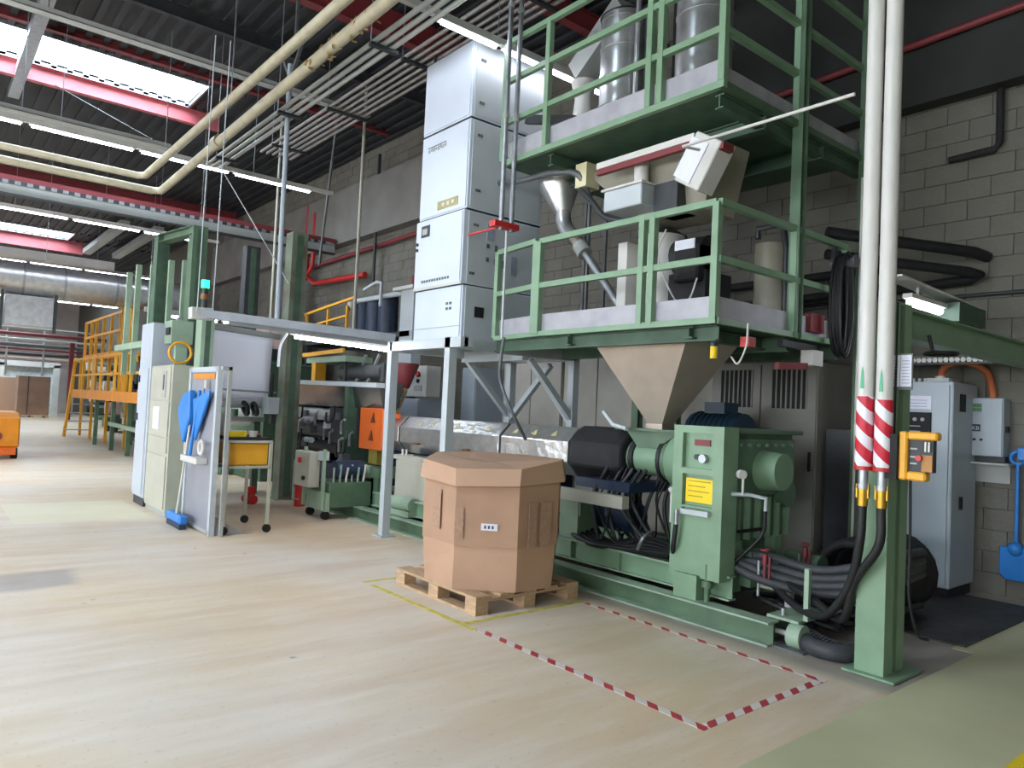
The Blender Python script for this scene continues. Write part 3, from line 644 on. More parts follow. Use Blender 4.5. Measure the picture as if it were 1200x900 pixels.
obj('base', MB().tube([(-6.05, 5.85, 4.3), (-6.05, 5.85, 4.75), (-6.05, 5.85, 4.95), (-6.05, 5.85, 5.05)], [.27, .27, .2, .12], 20), OFFW, t)
obj('neck', MB().tube([(-6.05, 5.85, 5.05), (-6.05, 5.85, 5.25), (-6.05, 5.85, 5.45)], [.12, .1, .15], 16), OFFW, t)
obj('duct', MB().bar((-6.1, 5.85, 5.55), (-5.35, 5.8, 6.05), .3, .25), GREY, t)
obj('red_knob', MB().ball((-6.0, 5.3, 5.55), .05), REDB, t)
obj('cross_bar', MB().bar((-6.4, 5.3, 4.95), (-5.6, 5.3, 4.72), .05, .1), DGREY, t)
# weigh hopper under the upper platform
t = thing('weigh_hopper', 'beige tapered blending hopper hung below the upper platform', 'hopper', (-4.6, 5.6, 3.5))
a0 = [(-5.42, 5.35, 4.1), (-3.85, 5.35, 4.1), (-3.85, 5.9, 4.1), (-5.42, 5.9, 4.1)]; a1 = [(-4.7, 5.45, 3.5), (-4.0, 5.45, 3.5), (-4.0, 5.9, 3.5), (-4.7, 5.9, 3.5)]
BEI = mat('beige_hopper_paint', '8f8a7a', .55, 0, .1, 4)
obj('cone', MB().add(a1+a0, [(k, (k+1) % 4, 4+(k+1) % 4, 4+k) for k in range(4)]+[(3, 2, 1, 0), (4, 5, 6, 7)]), BEI, t)
obj('pillar', B(-5.5, -5.34, 5.25, 5.45, 3.95, 4.2), LINOP, t)
c_ = obj('control_head', MB().bar((-4.98, 5.3, 3.68), (-4.5, 5.3, 3.68), .3, .2), GREYL, t, bev=.01)
obj('head_rim', B(-5.0, -4.48, 5.13, 5.47, 3.78, 3.8), OFFW, c_)
obj('dark_valve', B(-4.47, -4.2, 5.3, 5.6, 3.5, 3.78), DGREY, t)
obj('glass_tube', MB().cyl((-4.62, 5.28, 3.82), (-4.62, 5.28, 4.02), .07), OFFW, t)
tb = obj('tilted_box', MB().bar((-3.95, 5.2, 3.62), (-3.72, 5.2, 4.0), .22, .3, (1, 0, -.5)), OFFW, t, bev=.01)
obj('print_sheet', MB().bar((-3.99, 5.083, 3.68), (-3.80, 5.083, 3.98), .008, .2, (1, 0, -.5)), PAPER, tb)
obj('red_clip', B(-3.72, -3.58, 5.1, 5.25, 3.86, 3.92), RED, t)
t = thing('red_white_beam', 'slim white bar above a dark red bar, below the upper platform', 'beam', (-4.5, 5.15, 4.0))
obj('red_bar', MB().bar((-5.07, 5.15, 3.99), (-3.8, 5.15, 3.99), .05, .055), RED, t); obj('white_bar', MB().bar((-5.07, 5.15, 4.05), (-3.9, 5.15, 4.05), .06, .06), OFFW, t)
obj('thin_conduit', MB().tube([(-3.75, 5.0, 3.86), (-3.7, 4.72, 3.8), (-2.3, 4.72, 3.8)], .013), OFFW, None, 'thin white conduit running from the hopper to the two striped tubes', 'conduit')
# conveying funnel and pipe
t = thing('conveying_funnel', 'shiny steel funnel with a slanting chute down to the lower platform', 'funnel', (-6, 5.6, 2.8))
obj('funnel', MB().tube([(-6.12, 5.6, 4.26), (-6.12, 5.6, 4.18), (-6.04, 5.6, 3.86)], [.25, .24, .09], 20, False), STEEL, t)
obj('elbow', MB().path([(-6.04, 5.6, 3.87), (-6.03, 5.6, 3.76), (-5.97, 5.6, 3.66), (-5.86, 5.6, 3.56)], .088, 14), STEEL, t)
obj('chute', MB().cyl((-5.86, 5.6, 3.56), (-5.72, 5.6, 3.42), .07), STEELR, t)
obj('chute', MB().cyl((-5.72, 5.6, 3.42), (-5.12, 5.6, 2.72), .042), GALV, t)
obj('joint', MB().cyl((-5.76, 5.6, 3.45), (-5.66, 5.6, 3.34), .085), GREY, t)
for x, y in ((-5.82, 5.75), (-5.6, 5.85), (-5.72, 5.7)):
    obj('steel_strut', MB().bar((x, y, 2.4), (x, y, 4.2), .03), MGREY, None, {-5.82: 'thin dark strut just right of the shiny funnel', -5.6: 'thin dark strut farthest right of the shiny funnel', -5.72: 'thin dark strut in the middle of three beside the shiny funnel'}[x], 'strut')
t = thing('flexible_hose', 'grey hose sagging below the left end of the upper platform', 'hose', (-6.2, 5.2, 4.2))
obj('hose_run', MB().path([(-6.9, 5.2, 4.28), (-6.3, 5.2, 4.2), (-5.8, 5.2, 4.17), (-5.45, 5.25, 4.08), (-5.4, 5.4, 3.8)], .035), MGREY, t)
t = thing('flexible_hose', 'dark hose bending down from the beige hopper to the steel head', 'hose', (-5.2, 5.2, 3.6))
obj('hose_run', MB().path([(-5.42, 5.25, 3.92), (-5.2, 5.2, 3.75), (-5.0, 5.2, 3.55), (-4.7, 5.2, 3.45)], .03), DGREY, t)
# lower deck contents
t = thing('dosing_cabinet', 'white rounded dosing cabinet on the lower platform, beside its double post', 'cabinet', (-4.8, 5.7, 2.39))
obj('cylinder', MB().cyl((-4.72, 5.75, 2.39), (-4.72, 5.75, 3.4), .23, n=24), OFFW, t)
obj('side_box', B(-5.08, -4.96, 5.5, 5.8, 2.39, 3.35), OFFW, t)
obj('lid', MB().cyl((-4.72, 5.75, 3.4), (-4.72, 5.75, 3.48), .25, .12, 24), DGREY, t)
t = thing('blower_motor', 'black and navy blower with looping white cable on the lower platform', 'motor', (-4.25, 5.6, 2.39))
obj('blower_body', MB().cyl((-4.38, 5.6, 3.12), (-4.02, 5.6, 3.12), .17, n=18), DARK, t)
obj('motor_body', B(-4.3, -4.02, 5.4, 5.75, 2.85, 3.2), BLACK, t, bev=.02); obj('name_plate', B(-4.27, -4.05, 5.385, 5.4, 3.14, 3.23), PAPER, t)
obj('pedestal', B(-4.42, -4.0, 5.5, 5.9, 2.39, 2.95), BLACK, t)
obj('white_cable', MB().path([(-4.35, 5.35, 3.35), (-4.42, 5.33, 3.1), (-4.2, 5.32, 2.68), (-4.05, 5.33, 2.66), (-3.98, 5.35, 2.85)], .008), OFFW, t)
obj('chrome_fitting', MB().cyl((-3.75, 5.35, 2.6), (-3.58, 5.35, 2.58), .035).ball((-3.62, 5.35, 2.58), .05), STEEL, t)
t = thing('beige_vessel', 'beige upright vessel at the right end of the lower platform', 'vessel', (-3.9, 6.2, 2.39))
obj('vessel_body', MB().cyl((-3.85, 6.3, 2.39), (-3.85, 6.3, 3.3), .14, n=20), BEI, t); obj('vessel_pipe', MB().tube([(-3.92, 6.2, 3.35), (-3.92, 6.2, 3.45), (-3.66, 6.2, 3.45), (-3.62, 6.2, 3.2), (-3.62, 6.2, 2.5)], .03), DGREY, t)
# valves hanging under the lower platform
t = thing('hanging_valves', 'small red and yellow valves hung under the lower platform edge', 'valves', (-3.5, 5.1, 2.1))
obj('yellow_filter', MB().cyl((-3.6, 5.1, 2.1), (-3.6, 5.1, 2.2), .03), YELB, t); obj('filter_head', MB().cyl((-3.6, 5.1, 2.2), (-3.6, 5.1, 2.33), .035), NAVY, t)
obj('red_valve', B(-3.42, -3.34, 5.2, 5.3, 2.2, 2.28), REDB, t); obj('white_cord', MB().path([(-3.32, 5.15, 2.38), (-3.33, 5.15, 2.2), (-3.42, 5.18, 2.06), (-3.5, 5.2, 2.12)], .008), OFFW, t)
t = thing('hanging_valves', 'red lever and pale junction box hung farther back under the lower platform', 'valves', (-3.45, 6.3, 2.0))
obj('red_lever', MB().bar((-3.5, 5.9, 2.1), (-3.45, 6.3, 2.12), .05, .06), RED, t); obj('junction_box', B(-3.5, -3.38, 6.3, 6.48, 2.13, 2.27), OFFW, t)
obj('bracket', B(-3.5, -3.45, 5.9, 6.5, 2.27, 2.33), DGREY, t)
# coil of black cable on the rear post
t = thing('cable_coil', 'long looped coil of black cable hanging on a bracket by the platform corner', 'cable', (-3.3, 6.7, 2.15))
for k in range(9):
    a = .12+random.uniform(-.02, .03); h = .48+random.uniform(-.05, .03); x = -3.36+k*.012
    pts = [(x, 6.66+a*math.cos(u), 2.72+h*math.sin(u)) for u in [2*PI*i/20 for i in range(21)]]
    obj('cable_loop', MB().tube(pts, .014, 6), DARK, t)
obj('bracket', MB().cyl((-3.46, 6.75, 3.14), (-3.22, 6.75, 3.14), .06), MGREY, t); obj('back_bar', MB().bar((-3.44, 6.75, 2.4), (-3.44, 6.75, 3.3), .04), DGREY, t)
obj('thin_pipe', MB().cyl((-3.3, 6.98, 0), (-3.3, 6.98, 4.0), .012), OFFW, None, 'thin pale upright pipe behind the black cable coil, nearer the platform', 'pipe')
obj('thin_pipe', MB().cyl((-3.3, 7.3, 0), (-3.3, 7.3, 4.0), .014), OFFW, None, 'thin pale upright pipe running from the cable coil down past the dark cabinets', 'pipe')
# ================================================================== big green column, tubes, control box
t = thing('green_column', 'big green square steel column standing beside the two striped tubes', 'column', (-2.15, 5.0, 0))
obj('shaft', B(-2.25, -2.065, 4.84, 5.13, .0, 2.42), GREEN, t)
obj('web_groove', B(-2.064, -2.058, 4.95, 5.0, .03, 2.4), GREEN2, t)
obj('base_plate', B(-2.31, -1.98, 4.79, 5.22, .005, .02), GREEN, t)
obj('cantilever_beam', MB().ibeam((-2.15, 5.13, 2.3), (-2.15, Y1-.03, 2.3), .14, .2), GREEN, t)
obj('hook_ring', MB().ring((-2.0, 5.45, 2.12), .1, .012, (0, 0, 1), 14, 5).cyl((-2.05, 5.45, 2.12), (-2.07, 5.42, 2.25), .012), DARK, t)
def stripes():
    m = bpy.data.materials.new('striped_sleeve'); m.use_nodes = True; nt = m.node_tree; N = nt.nodes; L = nt.links
    b = N['Principled BSDF']; tc = N.new('ShaderNodeTexCoord'); sp = N.new('ShaderNodeSeparateXYZ'); L.new(tc.outputs['Object'], sp.inputs[0])
    a = N.new('ShaderNodeMath'); a.operation = 'MULTIPLY_ADD'; a.inputs[1].default_value = 1.0; L.new(sp.outputs[0], a.inputs[0]); L.new(sp.outputs[2], a.inputs[2])
    f = N.new('ShaderNodeMath'); f.operation = 'MULTIPLY'; f.inputs[1].default_value = 1/.165; L.new(a.outputs[0], f.inputs[0])
    g = N.new('ShaderNodeMath'); g.operation = 'FRACT'; L.new(f.outputs[0], g.inputs[0])
    h = N.new('ShaderNodeMath'); h.operation = 'GREATER_THAN'; h.inputs[1].default_value = .5; L.new(g.outputs[0], h.inputs[0])
    x = N.new('ShaderNodeMix'); x.data_type = 'RGBA'; L.new(h.outputs[0], x.inputs[0])
    x.inputs[6].default_value = (*lin('e2e2ea'), 1); x.inputs[7].default_value = (*lin('c41f36'), 1)
    L.new(x.outputs[2], b.inputs['Base Color']); b.inputs['Roughness'].default_value = .4; return m
STR = stripes()
for i, (x, lb) in enumerate(((-2.18, 'off-white upright tube with red and white striped sleeve, left of the pair'), (-2.062, 'off-white upright tube with red and white striped sleeve, right of the pair'))):
    t = thing('suction_tube', lb, 'tube', (x, 4.75, 1.0)); zt = 1.79-.02*i; zb = 1.33-.0*i; y = 4.74
    obj('pipe', MB().cyl((x, y, zb), (x, y, CEIL-.1), .05, n=20), OFFW, t)
    obj('striped_sleeve', MB().tube([(x, y, zb), (x, y, zb+.02), (x, y, zt)], [.05, .055, .053], 20), STR, t)
    obj('sleeve_end', MB().cyl((x, y, zb-.01), (x, y, zb+.015), .057, n=20), REDB, t)
    obj('green_arrow', MB().poly([(x-.012, y-.052, zt+.05), (x+.012, y-.052, zt+.05), (x+.006, y-.052, zt+.16), (x, y-.052, zt+.19), (x-.006, y-.052, zt+.16)], (0, -.003, 0)), mat('green_print', '58b088', .5), t)
    c_ = obj('coupling', MB().cyl((x, y, zb-.1), (x, y, zb), .03).cyl((x, y, zb-.13), (x, y, zb-.1), .038), GALV, t)
    for s in (-1, 1): obj('cam_lever', B(x+s*.03, x+s*.04, y-.01, y+.01, zb-.19, zb-.1), BRASS, c_)
    obj('lower_fitting', MB().cyl((x, y, zb-.24), (x, y, zb-.12), .033), BRASS, c_)
    e = .08*i
    obj('hose', MB().path([(x, y, zb-.24), (x-.01, y, .85), (x-.1-e, y+.06, .55+e/2), (x-.3, y+.15, .3), (x-.62, y+.35, .26+e), (x-1.05, y+.6, .38)], .028, 10), DARK, t)
t = thing('remote_control_box', 'yellow framed control box with red knob hung on the green column', 'control box', (-1.95, 4.82, 1.25))
obj('backing', B(-2.05, -1.97, 4.72, 4.84, 1.28, 1.56), BLACK, t)
fb = MB(); fb.box(-1.97, -1.92, 4.74, 4.82, 1.28, 1.58).box(-1.92, -1.75, 4.74, 4.82, 1.53, 1.58).box(-1.92, -1.81, 4.74, 4.82, 1.28, 1.335)
obj('yellow_frame', fb, YEL, t, bev=.01)
obj('dark_face', B(-1.92, -1.78, 4.77, 4.82, 1.335, 1.53), DGREY, t); obj('red_knob', MB().cyl((-1.85, 4.77, 1.42), (-1.85, 4.73, 1.42), .018), REDB, t)
obj('brass_plate', B(-1.84, -1.78, 4.755, 4.77, 1.34, 1.44), mat('amber_panel', 'b07a3a', .5), t)
for k in range(2): obj('white_switch', B(-1.825+k*.02, -1.815+k*.02, 4.755, 4.77, 1.46, 1.52), OFFW, t)
for z in (1.47, 1.42, 1.38): obj('text_line', B(-1.91, -1.87, 4.765, 4.77, z, z+.01), GREY, t)
obj('hanging_cable', MB().path([(-1.93, 4.83, 1.28), (-1.93, 4.85, .9), (-1.93, 4.86, .55), (-1.93, 5.0, .3), (-1.98, 5.3, .2)], .009), BLACK, t)
t = thing('notice_sheets', 'pair of printed white sheets clipped on the green column', 'notice', (-2.0, 4.83, 1.85))
for x in (-2.075, -2.005):
    p_ = obj('sheet', B(x, x+.066, 4.825, 4.835, 1.86, 2.06), PAPER, t)
    for k in range(8): obj('text_line', B(x+.01, x+.055, 4.823, 4.826, 1.88+k*.02, 1.885+k*.02), mat('blue_grey_print', '9a9fb8', .6), p_)
obj('backing', B(-2.08, -1.935, 4.834, 4.842, 1.84, 2.07), MGREY, t)
obj('cord', MB().cyl((-2.03, 4.822, 1.56), (-2.03, 4.822, 2.4), .006, n=6), BLACK, t)
# ================================================================== right end: cabinets at the wall
t = thing('switch_cabinet', 'tall pale grey switch cabinet against the block wall', 'cabinet', (-2.9, 7.9, 0))
obj('cabinet_body', B(-3.3, -2.68, 7.62, 8.25, .1, 2.06), GREYB, t, bev=.01); obj('plinth', B(-3.28, -2.7, 7.66, 8.22, 0, .1), BLACK, t)
obj('door', B(-3.27, -2.71, 7.6, 7.62, .14, 2.03), GREYB, t)
pn = obj('display_panel', B(-3.2, -2.86, 7.575, 7.6, 1.53, 1.76), BLACK, t)
for k in range(4): obj('dial', MB().cyl((-3.14+k*.07, 7.575, 1.69), (-3.14+k*.07, 7.565, 1.69), .018), GREY, pn)
for z in (1.62, 1.57): obj('text_line', B(-3.16, -2.95, 7.57, 7.576, z, z+.008), GREY, pn)
ns = obj('notice', B(-3.1, -2.86, 7.588, 7.6, 1.79, 1.92), PAPER, t)
for k in range(3): obj('text_line', B(-3.07, -2.9, 7.584, 7.589, 1.815+k*.03, 1.82+k*.03), mat('blue_print', '7f8fc0', .6), ns)
obj('vent', B(-2.682, -2.672, 7.78, 7.92, 1.78, 1.95), BLACK, t); obj('handle', B(-2.682, -2.66, 7.82, 7.86, .84, .96), BLACK, t)
for k in range(9): obj('cable_gland', MB().cyl((-3.2+k*.055, 7.75, 2.06), (-3.2+k*.055, 7.75, 2.1), .018), GREY, t)
obj('roof_vent', B(-2.95, -2.75, 7.7, 8.0, 2.06, 2.1), GREY, t)
t = thing('orange_hose', 'orange corrugated hose arching from the cabinet top to the wall box', 'hose', (-2.6, 8.1, 1.9))
obj('hose_run', MB().path([(-2.9, 7.9, 2.08), (-2.88, 7.95, 2.22), (-2.75, 8.05, 2.28), (-2.6, 8.2, 2.2), (-2.56, 8.28, 2.0), (-2.56, 8.28, 1.9)], .035), mat('orange_hose', 'b8643c', .5), t)
obj('end_fitting', MB().cyl((-2.9, 7.9, 2.06), (-2.9, 7.9, 2.13), .045), OFFW, t)
t = thing('wall_control_box', 'grey wall control box with red and green lamps and small blue panel', 'control box', (-2.6, 8.2, 1.33))
obj('box_body', B(-2.8, -2.42, 8.14, 8.34, 1.36, 1.93), GREYB, t, bev=.008)
obj('door', B(-2.79, -2.43, 8.125, 8.14, 1.37, 1.92), GREYB, t)
for k in range(6):
    for j in range(2):
        obj('indicator', B(-2.73+k*.022, -2.713+k*.022, 8.115, 8.126, 1.795+j*.042, 1.83+j*.042), (REDB if k < 1 else mat('amber_lens', '9a5a30', .4) if k < 2 else mat('green_lens', '4f8a55', .4)), t)
sc_ = obj('blue_panel', B(-2.69, -2.61, 8.115, 8.126, 1.6, 1.67), GLASSY, t)
tc = bpy.data.curves.new('panel_lettering', 'FONT'); tc.body = 'KB'; tc.size = .052; tc.extrude = .001; tc.materials.append(OFFW)
_to = bpy.data.objects.new('lettering_source', tc); to = bpy.data.objects.new('panel_lettering', bpy.data.meshes.new_from_object(_to)); bpy.data.objects.remove(_to); C.objects.link(to); to.parent = sc_; to.location = Vector((-2.681, 8.113, 1.615))-ORG[t.name]; to.rotation_euler = (PI/2, 0, 0)
for x in (-2.72, -2.66, -2.6): obj('button', MB().cyl((x, 8.126, 1.52), (x, 8.11, 1.52), .012), BLACK, t)
obj('lock', MB().cyl((-2.77, 8.126, 1.64), (-2.77, 8.11, 1.64), .016), BLACK, t)
obj('side_switch', B(-2.42, -2.4, 8.2, 8.26, 1.6, 1.66), BLACK, t); obj('shelf', B(-2.8, -2.36, 8.1, 8.33, 1.28, 1.3).box(-2.8, -2.4, 8.3, 8.33, 1.1, 1.28), GREY, t)
obj('outlet_strip', B(-2.8, -2.42, 8.2, 8.3, 1.305, 1.36), DGREY, t)
t = thing('blue_shovel', 'blue plastic shovel hanging on the block wall at the right edge', 'shovel', (-2.3, 8.27, .2))
bl = MB(); bl.poly([(-2.46, 8.24, .5), (-2.2, 8.24, .5), (-2.19, 8.26, .24), (-2.24, 8.27, .18), (-2.42, 8.27, .18), (-2.47, 8.26, .24)], (0, .03, 0))
bl.ball((-2.33, 8.25, .49), .07); obj('blade', bl, BLUE, t, bev=.01)
obj('shaft', MB().cyl((-2.33, 8.27, .5), (-2.33, 8.27, 1.3), .018), BLUE, t); obj('grip', MB().ring((-2.33, 8.27, 1.36), .06, .017, (0, 1, 0)), BLUE, t)
t = thing('blue_brush', 'blue long-handled brush hanging beside the blue shovel', 'brush', (-2.2, 8.27, .5))
obj('head', B(-2.32, -2.1, 8.2, 8.32, 1.34, 1.46), BLUE, t, bev=.01); obj('handle', MB().cyl((-2.22, 8.28, .5), (-2.22, 8.28, 1.4), .014), BLUE, t)
t = thing('corrugated_canopy', 'small corrugated pale canopy above the switch cabinet', 'canopy', (-2.8, 8, 2.3))
cm = MB()
for k in range(22): cm.cyl((-3.35+k*.05, 7.75, 2.28), (-3.35+k*.05, 8.33, 2.36), .026, n=6)
obj('corrugated_sheet', cm, OFFW, t, kind='stuff'); obj('edge', B(-3.4, -2.25, 7.74, 7.76, 2.235, 2.255), DGREY, t)
t = thing('wall_lamp', 'short lit lamp under a pale shelf, above the green cantilever beam', 'light', (-2.6, 6.7, 2.6))
obj('lamp_shelf', MB().bar((-2.62, 6.1, 2.83), (-2.62, 7.7, 2.78), .16, .015), OFFW, t); hs = obj('lamp_housing', B(-2.66, -2.58, 6.4, 7.15, 2.69, 2.73), OFFW, t)
obj('tube', MB().cyl((-2.62, 6.45, 2.66), (-2.62, 7.08, 2.66), .032), TUBEL, hs)
obj('ballast_box', B(-2.74, -2.5, 7.2, 7.85, 2.58, 2.75), GREEND, t); obj('hanger', B(-2.63, -2.61, 6.6, 6.62, 2.73, 2.82).box(-2.63, -2.61, 7.5, 7.52, 2.73, 2.8), GREY, t)
def wp(label, pts, r, m): return obj('wall_pipe', MB().tube(pts, r, 10), m, None, label, 'pipe')
wp('upper thick black pipe sloping along the block wall behind the tubes', [(-3.6, 6.9, 3.5), (-2.66, 8.0, 3.36), (-2.64, 8.28, 3.36)], .055, BLACK)
wp('middle thick black pipe bending back at the block wall', [(-3.6, 6.9, 3.28), (-2.72, 8.05, 3.18), (-2.66, 8.15, 3.16), (-2.75, 8.2, 3.13), (-5, 8.2, 3.02)], .05, BLACK)
wp('dark pipe along the wall just below the bent black pipes', [(-2.2, 8.28, 2.98), (-6, 8.28, 2.98)], .02, DGREY)
wp('dark pipe running level behind the right rail of the lower platform, upper of two', [(-3.6, 8.1, 3.32), (-6.5, 8.1, 3.3)], .05, BLACK)
wp('dark pipe running level behind the right rail of the lower platform, lower of two', [(-3.6, 8.1, 3.12), (-6.5, 8.1, 2.98)], .045, BLACK)
wp('black bent pipe high on the block wall at right', [(-3.0, 8.25, 4.42), (-2.58, 8.25, 4.44), (-2.54, 8.25, 4.5), (-2.54, 8.25, 5.04)], .035, BLACK)
wp('dark red pipe high on the right part of the block wall', [(-1.5, 8.04, 5.75), (-6.6, 8.04, 5.55)], .04, RED)
obj('chequer_plate', B(-2.86, -2.02, 6.1, 8.0, .005, .015), PLATE, None, 'dark ribbed steel plate lying on the floor before the switch cabinet', 'floor plate')
t = thing('hose_drum', 'stack of coiled black ribbed hose lying behind the green column', 'hose', (-2.7, 6.6, 0))
for k in range(12): obj('coil', MB().ring((-2.8-random.uniform(0, .03), 5.95+k*.08, .345), .3, .036, (0, 1, 0), 18, 7), BLACK, t)
t = thing('grey_hose', 'thick grey hose looping out on the floor before the green column', 'hose', (-2.6, 5, 0))
obj('hose_run', MB().path([(-2.9, 5.5, .07), (-2.78, 5.15, .065), (-2.6, 4.93, .06), (-2.4, 4.93, .06), (-2.33, 5.2, .06), (-2.45, 5.7, .06)], .06, 12), HOSE, t)
rb = MB()
for k in range(14): rb.ring((-2.8+k*.03, 5.12-k*.015+ (k-8)**2*.001, .065), .062, .006, (1, -.6, 0), 12, 4)
obj('ribs', rb, HOSE, t, kind='stuff')
for i, (dx, dz, lb) in enumerate(((0, 0, 'lowest of the grey hoses slung between gearbox and green column'), (.0, .05, 'second grey hose from below slung by the gearbox'), (.02, .1, 'third grey hose from below slung by the gearbox'), (.0, .16, 'topmost grey hose slung between gearbox and green column'))):
    obj('slung_hose', MB().path([(-3.32, 5.1+.05*i, .44+dz*.5), (-3.15, 5.15+.04*i, .38+dz), (-2.8, 5.3+.03*i, .33+dz), (-2.5, 5.4, .38+dz*1.2), (-2.3, 5.5, .48+dz*1.2), (-2.3, 6.0, .5+dz)], .035, 10), HOSE, None, lb, 'hose')
random.seed(11)
t = thing('cable_heap', 'heap of black cables on the floor behind the end of the skid', 'cables', (-2.8, 5.7, 0))
for k in range(9):
    a = [(-3.3+random.uniform(-.1, .9), 5.3+random.uniform(0, 1.0), .03+random.uniform(0, .2)) for _ in range(4)]
    obj('cable', MB().path(a, .025, 7), DARK, t)
obj('tank', B(-3.6, -3.15, 6.3, 6.9, 0, .35), GREEND, None, 'low dark green tank between gearbox and green column', 'tank', bev=.01)
# ================================================================== tall white dryer tower on its frame
t = thing('dryer_tower', 'tall white cabinet tower of stacked sections on a grey steel frame', 'cabinet', (-7.2, 5.3, 2.3))
tx0, tx1, ty0, ty1 = -7.74, -6.74, 4.75, 5.88
secs = [(2.37, 3.0, 0), (3.0, 3.86, -.03), (3.87, 4.92, 0), (4.93, 5.84, 0)]
for i, (z0, z1, dy) in enumerate(secs):
    s_ = obj('section', B(tx0, tx1, ty0+dy, ty1, z0+.006, z1-.006), WHITE, t, bev=.006)
    obj('front_panel', B(tx0+.02, tx1-.02, ty0+dy-.012, ty0+dy, z0+.025, z1-.025), WHITE, s_)
    obj('side_panel', B(tx1, tx1+.01, ty0+.04, ty1-.04, z0+.025, z1-.025), GREYL, s_)
    if i: obj('joint', B(tx0+.01, tx1-.005, ty0+.005, ty1-.01, z0-.012, z0+.008), DGREY, t)
def face(name, x0, x1, z0, z1, m, y=ty0-.014): return obj(name, B(x0, x1, y-.006, y, z0, z1), m, t)
face('gold_plate', -7.32, -6.9, 3.94, 4.04, mat('gold_label', 'a9a068', .4, .3))
for k in range(3): face('plate_mark', -7.22+k*.1, -7.16+k*.1, 3.97, 4.01, OFFW, ty0-.02)
face('handle_print', -7.6, -7.2, 4.75, 4.758, MGREY); 
for k in range(8): face('script_mark', -7.58+k*.05, -7.55+k*.05, 4.69+.012*(k % 2), 4.73+.006*(k % 3), GREY)
face('display', -7.6, -7.42, 3.64, 3.78, DGREY, ty0-.044); face('display_mark', -7.57, -7.46, 3.67, 3.74, GREY, ty0-.05)
for z in (3.5, 3.57): obj('knob', MB().cyl((-7.68, ty0-.06, z), (-7.68, ty0-.04, z), .02), DGREY, t)
face('kick_lip', tx0, tx1, 3.0, 3.04, OFFW, ty0-.03)
for k in range(11): face('letter_mark', -7.55+k*.055, -7.52+k*.055, 3.08, 3.11, MGREY, ty0-.043)
for k in range(4): face('warning_mark', -7.04+(k % 2)*.07, -7.0+(k % 2)*.07, 2.72+(k//2)*.06, 2.75+(k//2)*.06, MGREY)
face('seam_line', tx0+.02, tx1-.02, 2.52, 2.53, GREY)
def sface(name, y0, y1, z0, z1, m): return obj(name, B(tx1+.011, tx1+.018, y0, y1, z0, z1), m, t)
sface('black_socket', 4.92, 5.05, 2.64, 2.76, BLACK)
for y0, z in ((4.85, 5.6), (4.85, 4.72), (4.85, 4.08), (4.85, 3.68), (4.82, 3.12), (4.85, 5.1)):
    for k in range(2): sface('latch_mark', y0+k*.04, y0+.03+k*.04, z, z+.03, MGREY)
for k in range(6): sface('warning_mark', 5.05+(k % 3)*.12, 5.09+(k % 3)*.12, 3.3+(k//3)*.16+(k % 3)*-.02, 3.35+(k//3)*.16, MGREY)
sface('notice', 5.05, 5.15, 3.55, 3.75, mat('print_grey', '9aa4b4', .5)); sface('notice', 5.42, 5.5, 3.2, 3.42, mat('print_grey', ''))
# steel frame under the tower
t = thing('tower_frame', 'light grey square tube frame carrying the white tower above the extruder', 'frame', (-7.2, 5.3, 0))
GF = mat('frame_paint', 'b4bcc0', .4, 0, .04, 4)
fx0, fx1, fy0, fy1 = -7.82, -6.58, 4.52, 6.4
for x, y in ((fx0, fy0), (fx1, fy0), (fx0, fy1), (fx1, fy1)):
    obj('post', MB().bar((x, y, .012), (x, y, 2.36), .1), GF, t); obj('foot_plate', B(x-.12, x+.12, y-.1, y+.1, 0, .012), GF, t)
for p, q in (((fx0, fy0), (fx1+.25, fy0)), ((fx0, fy1), (fx1, fy1))): obj('beam', MB().bar((*p, 2.3), (*q, 2.3), .1, .11), GF, t)
for x in (fx0, fx1): obj('beam', MB().bar((x, fy0, 2.3), (x, fy1, 2.3), .1, .12), GF, t)
obj('beam', MB().bar((fx1+.2, fy0, 2.3), (fx1+.2, fy0+.12, 2.3), .1, .1), GF, t)
obj('beam', MB().bar((fx0, 5.6, 2.26), (fx1, 5.6, 2.26), .1, .14), GF, t)
for p, q in (((fx1, fy1-.75, 2.22), (fx1, fy1, 1.5)), ((fx0, fy1-.75, 2.22), (fx0, fy1, 1.5)), ((fx0+.8, fy1, 2.2), (fx0, fy1, 1.45)), ((fx1-.75, fy1, 2.2), (fx1, fy1, 1.45))):
    obj('brace', MB().bar(p, q, .07), GF, t)
obj('floor_tray', B(tx0, tx1, ty0+.05, ty1-.05, 2.355, 2.375), GREY, t)
t = thing('riser_pipes', 'pair of thin galvanised upright pipes clamped in red before the white tower', 'pipes', (-6.1, 4.8, 3.5))
for y in (4.72, 4.86): obj('pipe', MB().cyl((-6.05, y, 3.5), (-6.05, y, CEIL-.09), .027, n=12), GALV, t)
obj('red_clamp', B(-6.1, -6.0, 4.6, 4.93, 3.52, 3.58), REDB, t); obj('red_clamp', MB().bar((-6.72, 4.78, 3.56), (-6.1, 4.78, 3.56), .02, .02), REDB, t)
for z in (5.9, 4.7):
    for y in (4.72, 4.86): obj('joint', MB().cyl((-6.05, y, z), (-6.05, y, z+.05), .036), GREY, t)
obj('thin_drop', MB().cyl((-6.05, 4.8, 2.35), (-6.05, 4.8, 3.5), .014), GREYL, t)
obj('hanging_cable', MB().path([(-5.95, 4.75, 2.35), (-5.93, 4.7, 2.0), (-5.8, 4.65, 1.8), (-5.68, 4.7, 1.55), (-5.7, 4.9, 1.3)], .017), MGREY, None, 'bluish grey cable dropping behind the cardboard box to the barrel', 'cable')
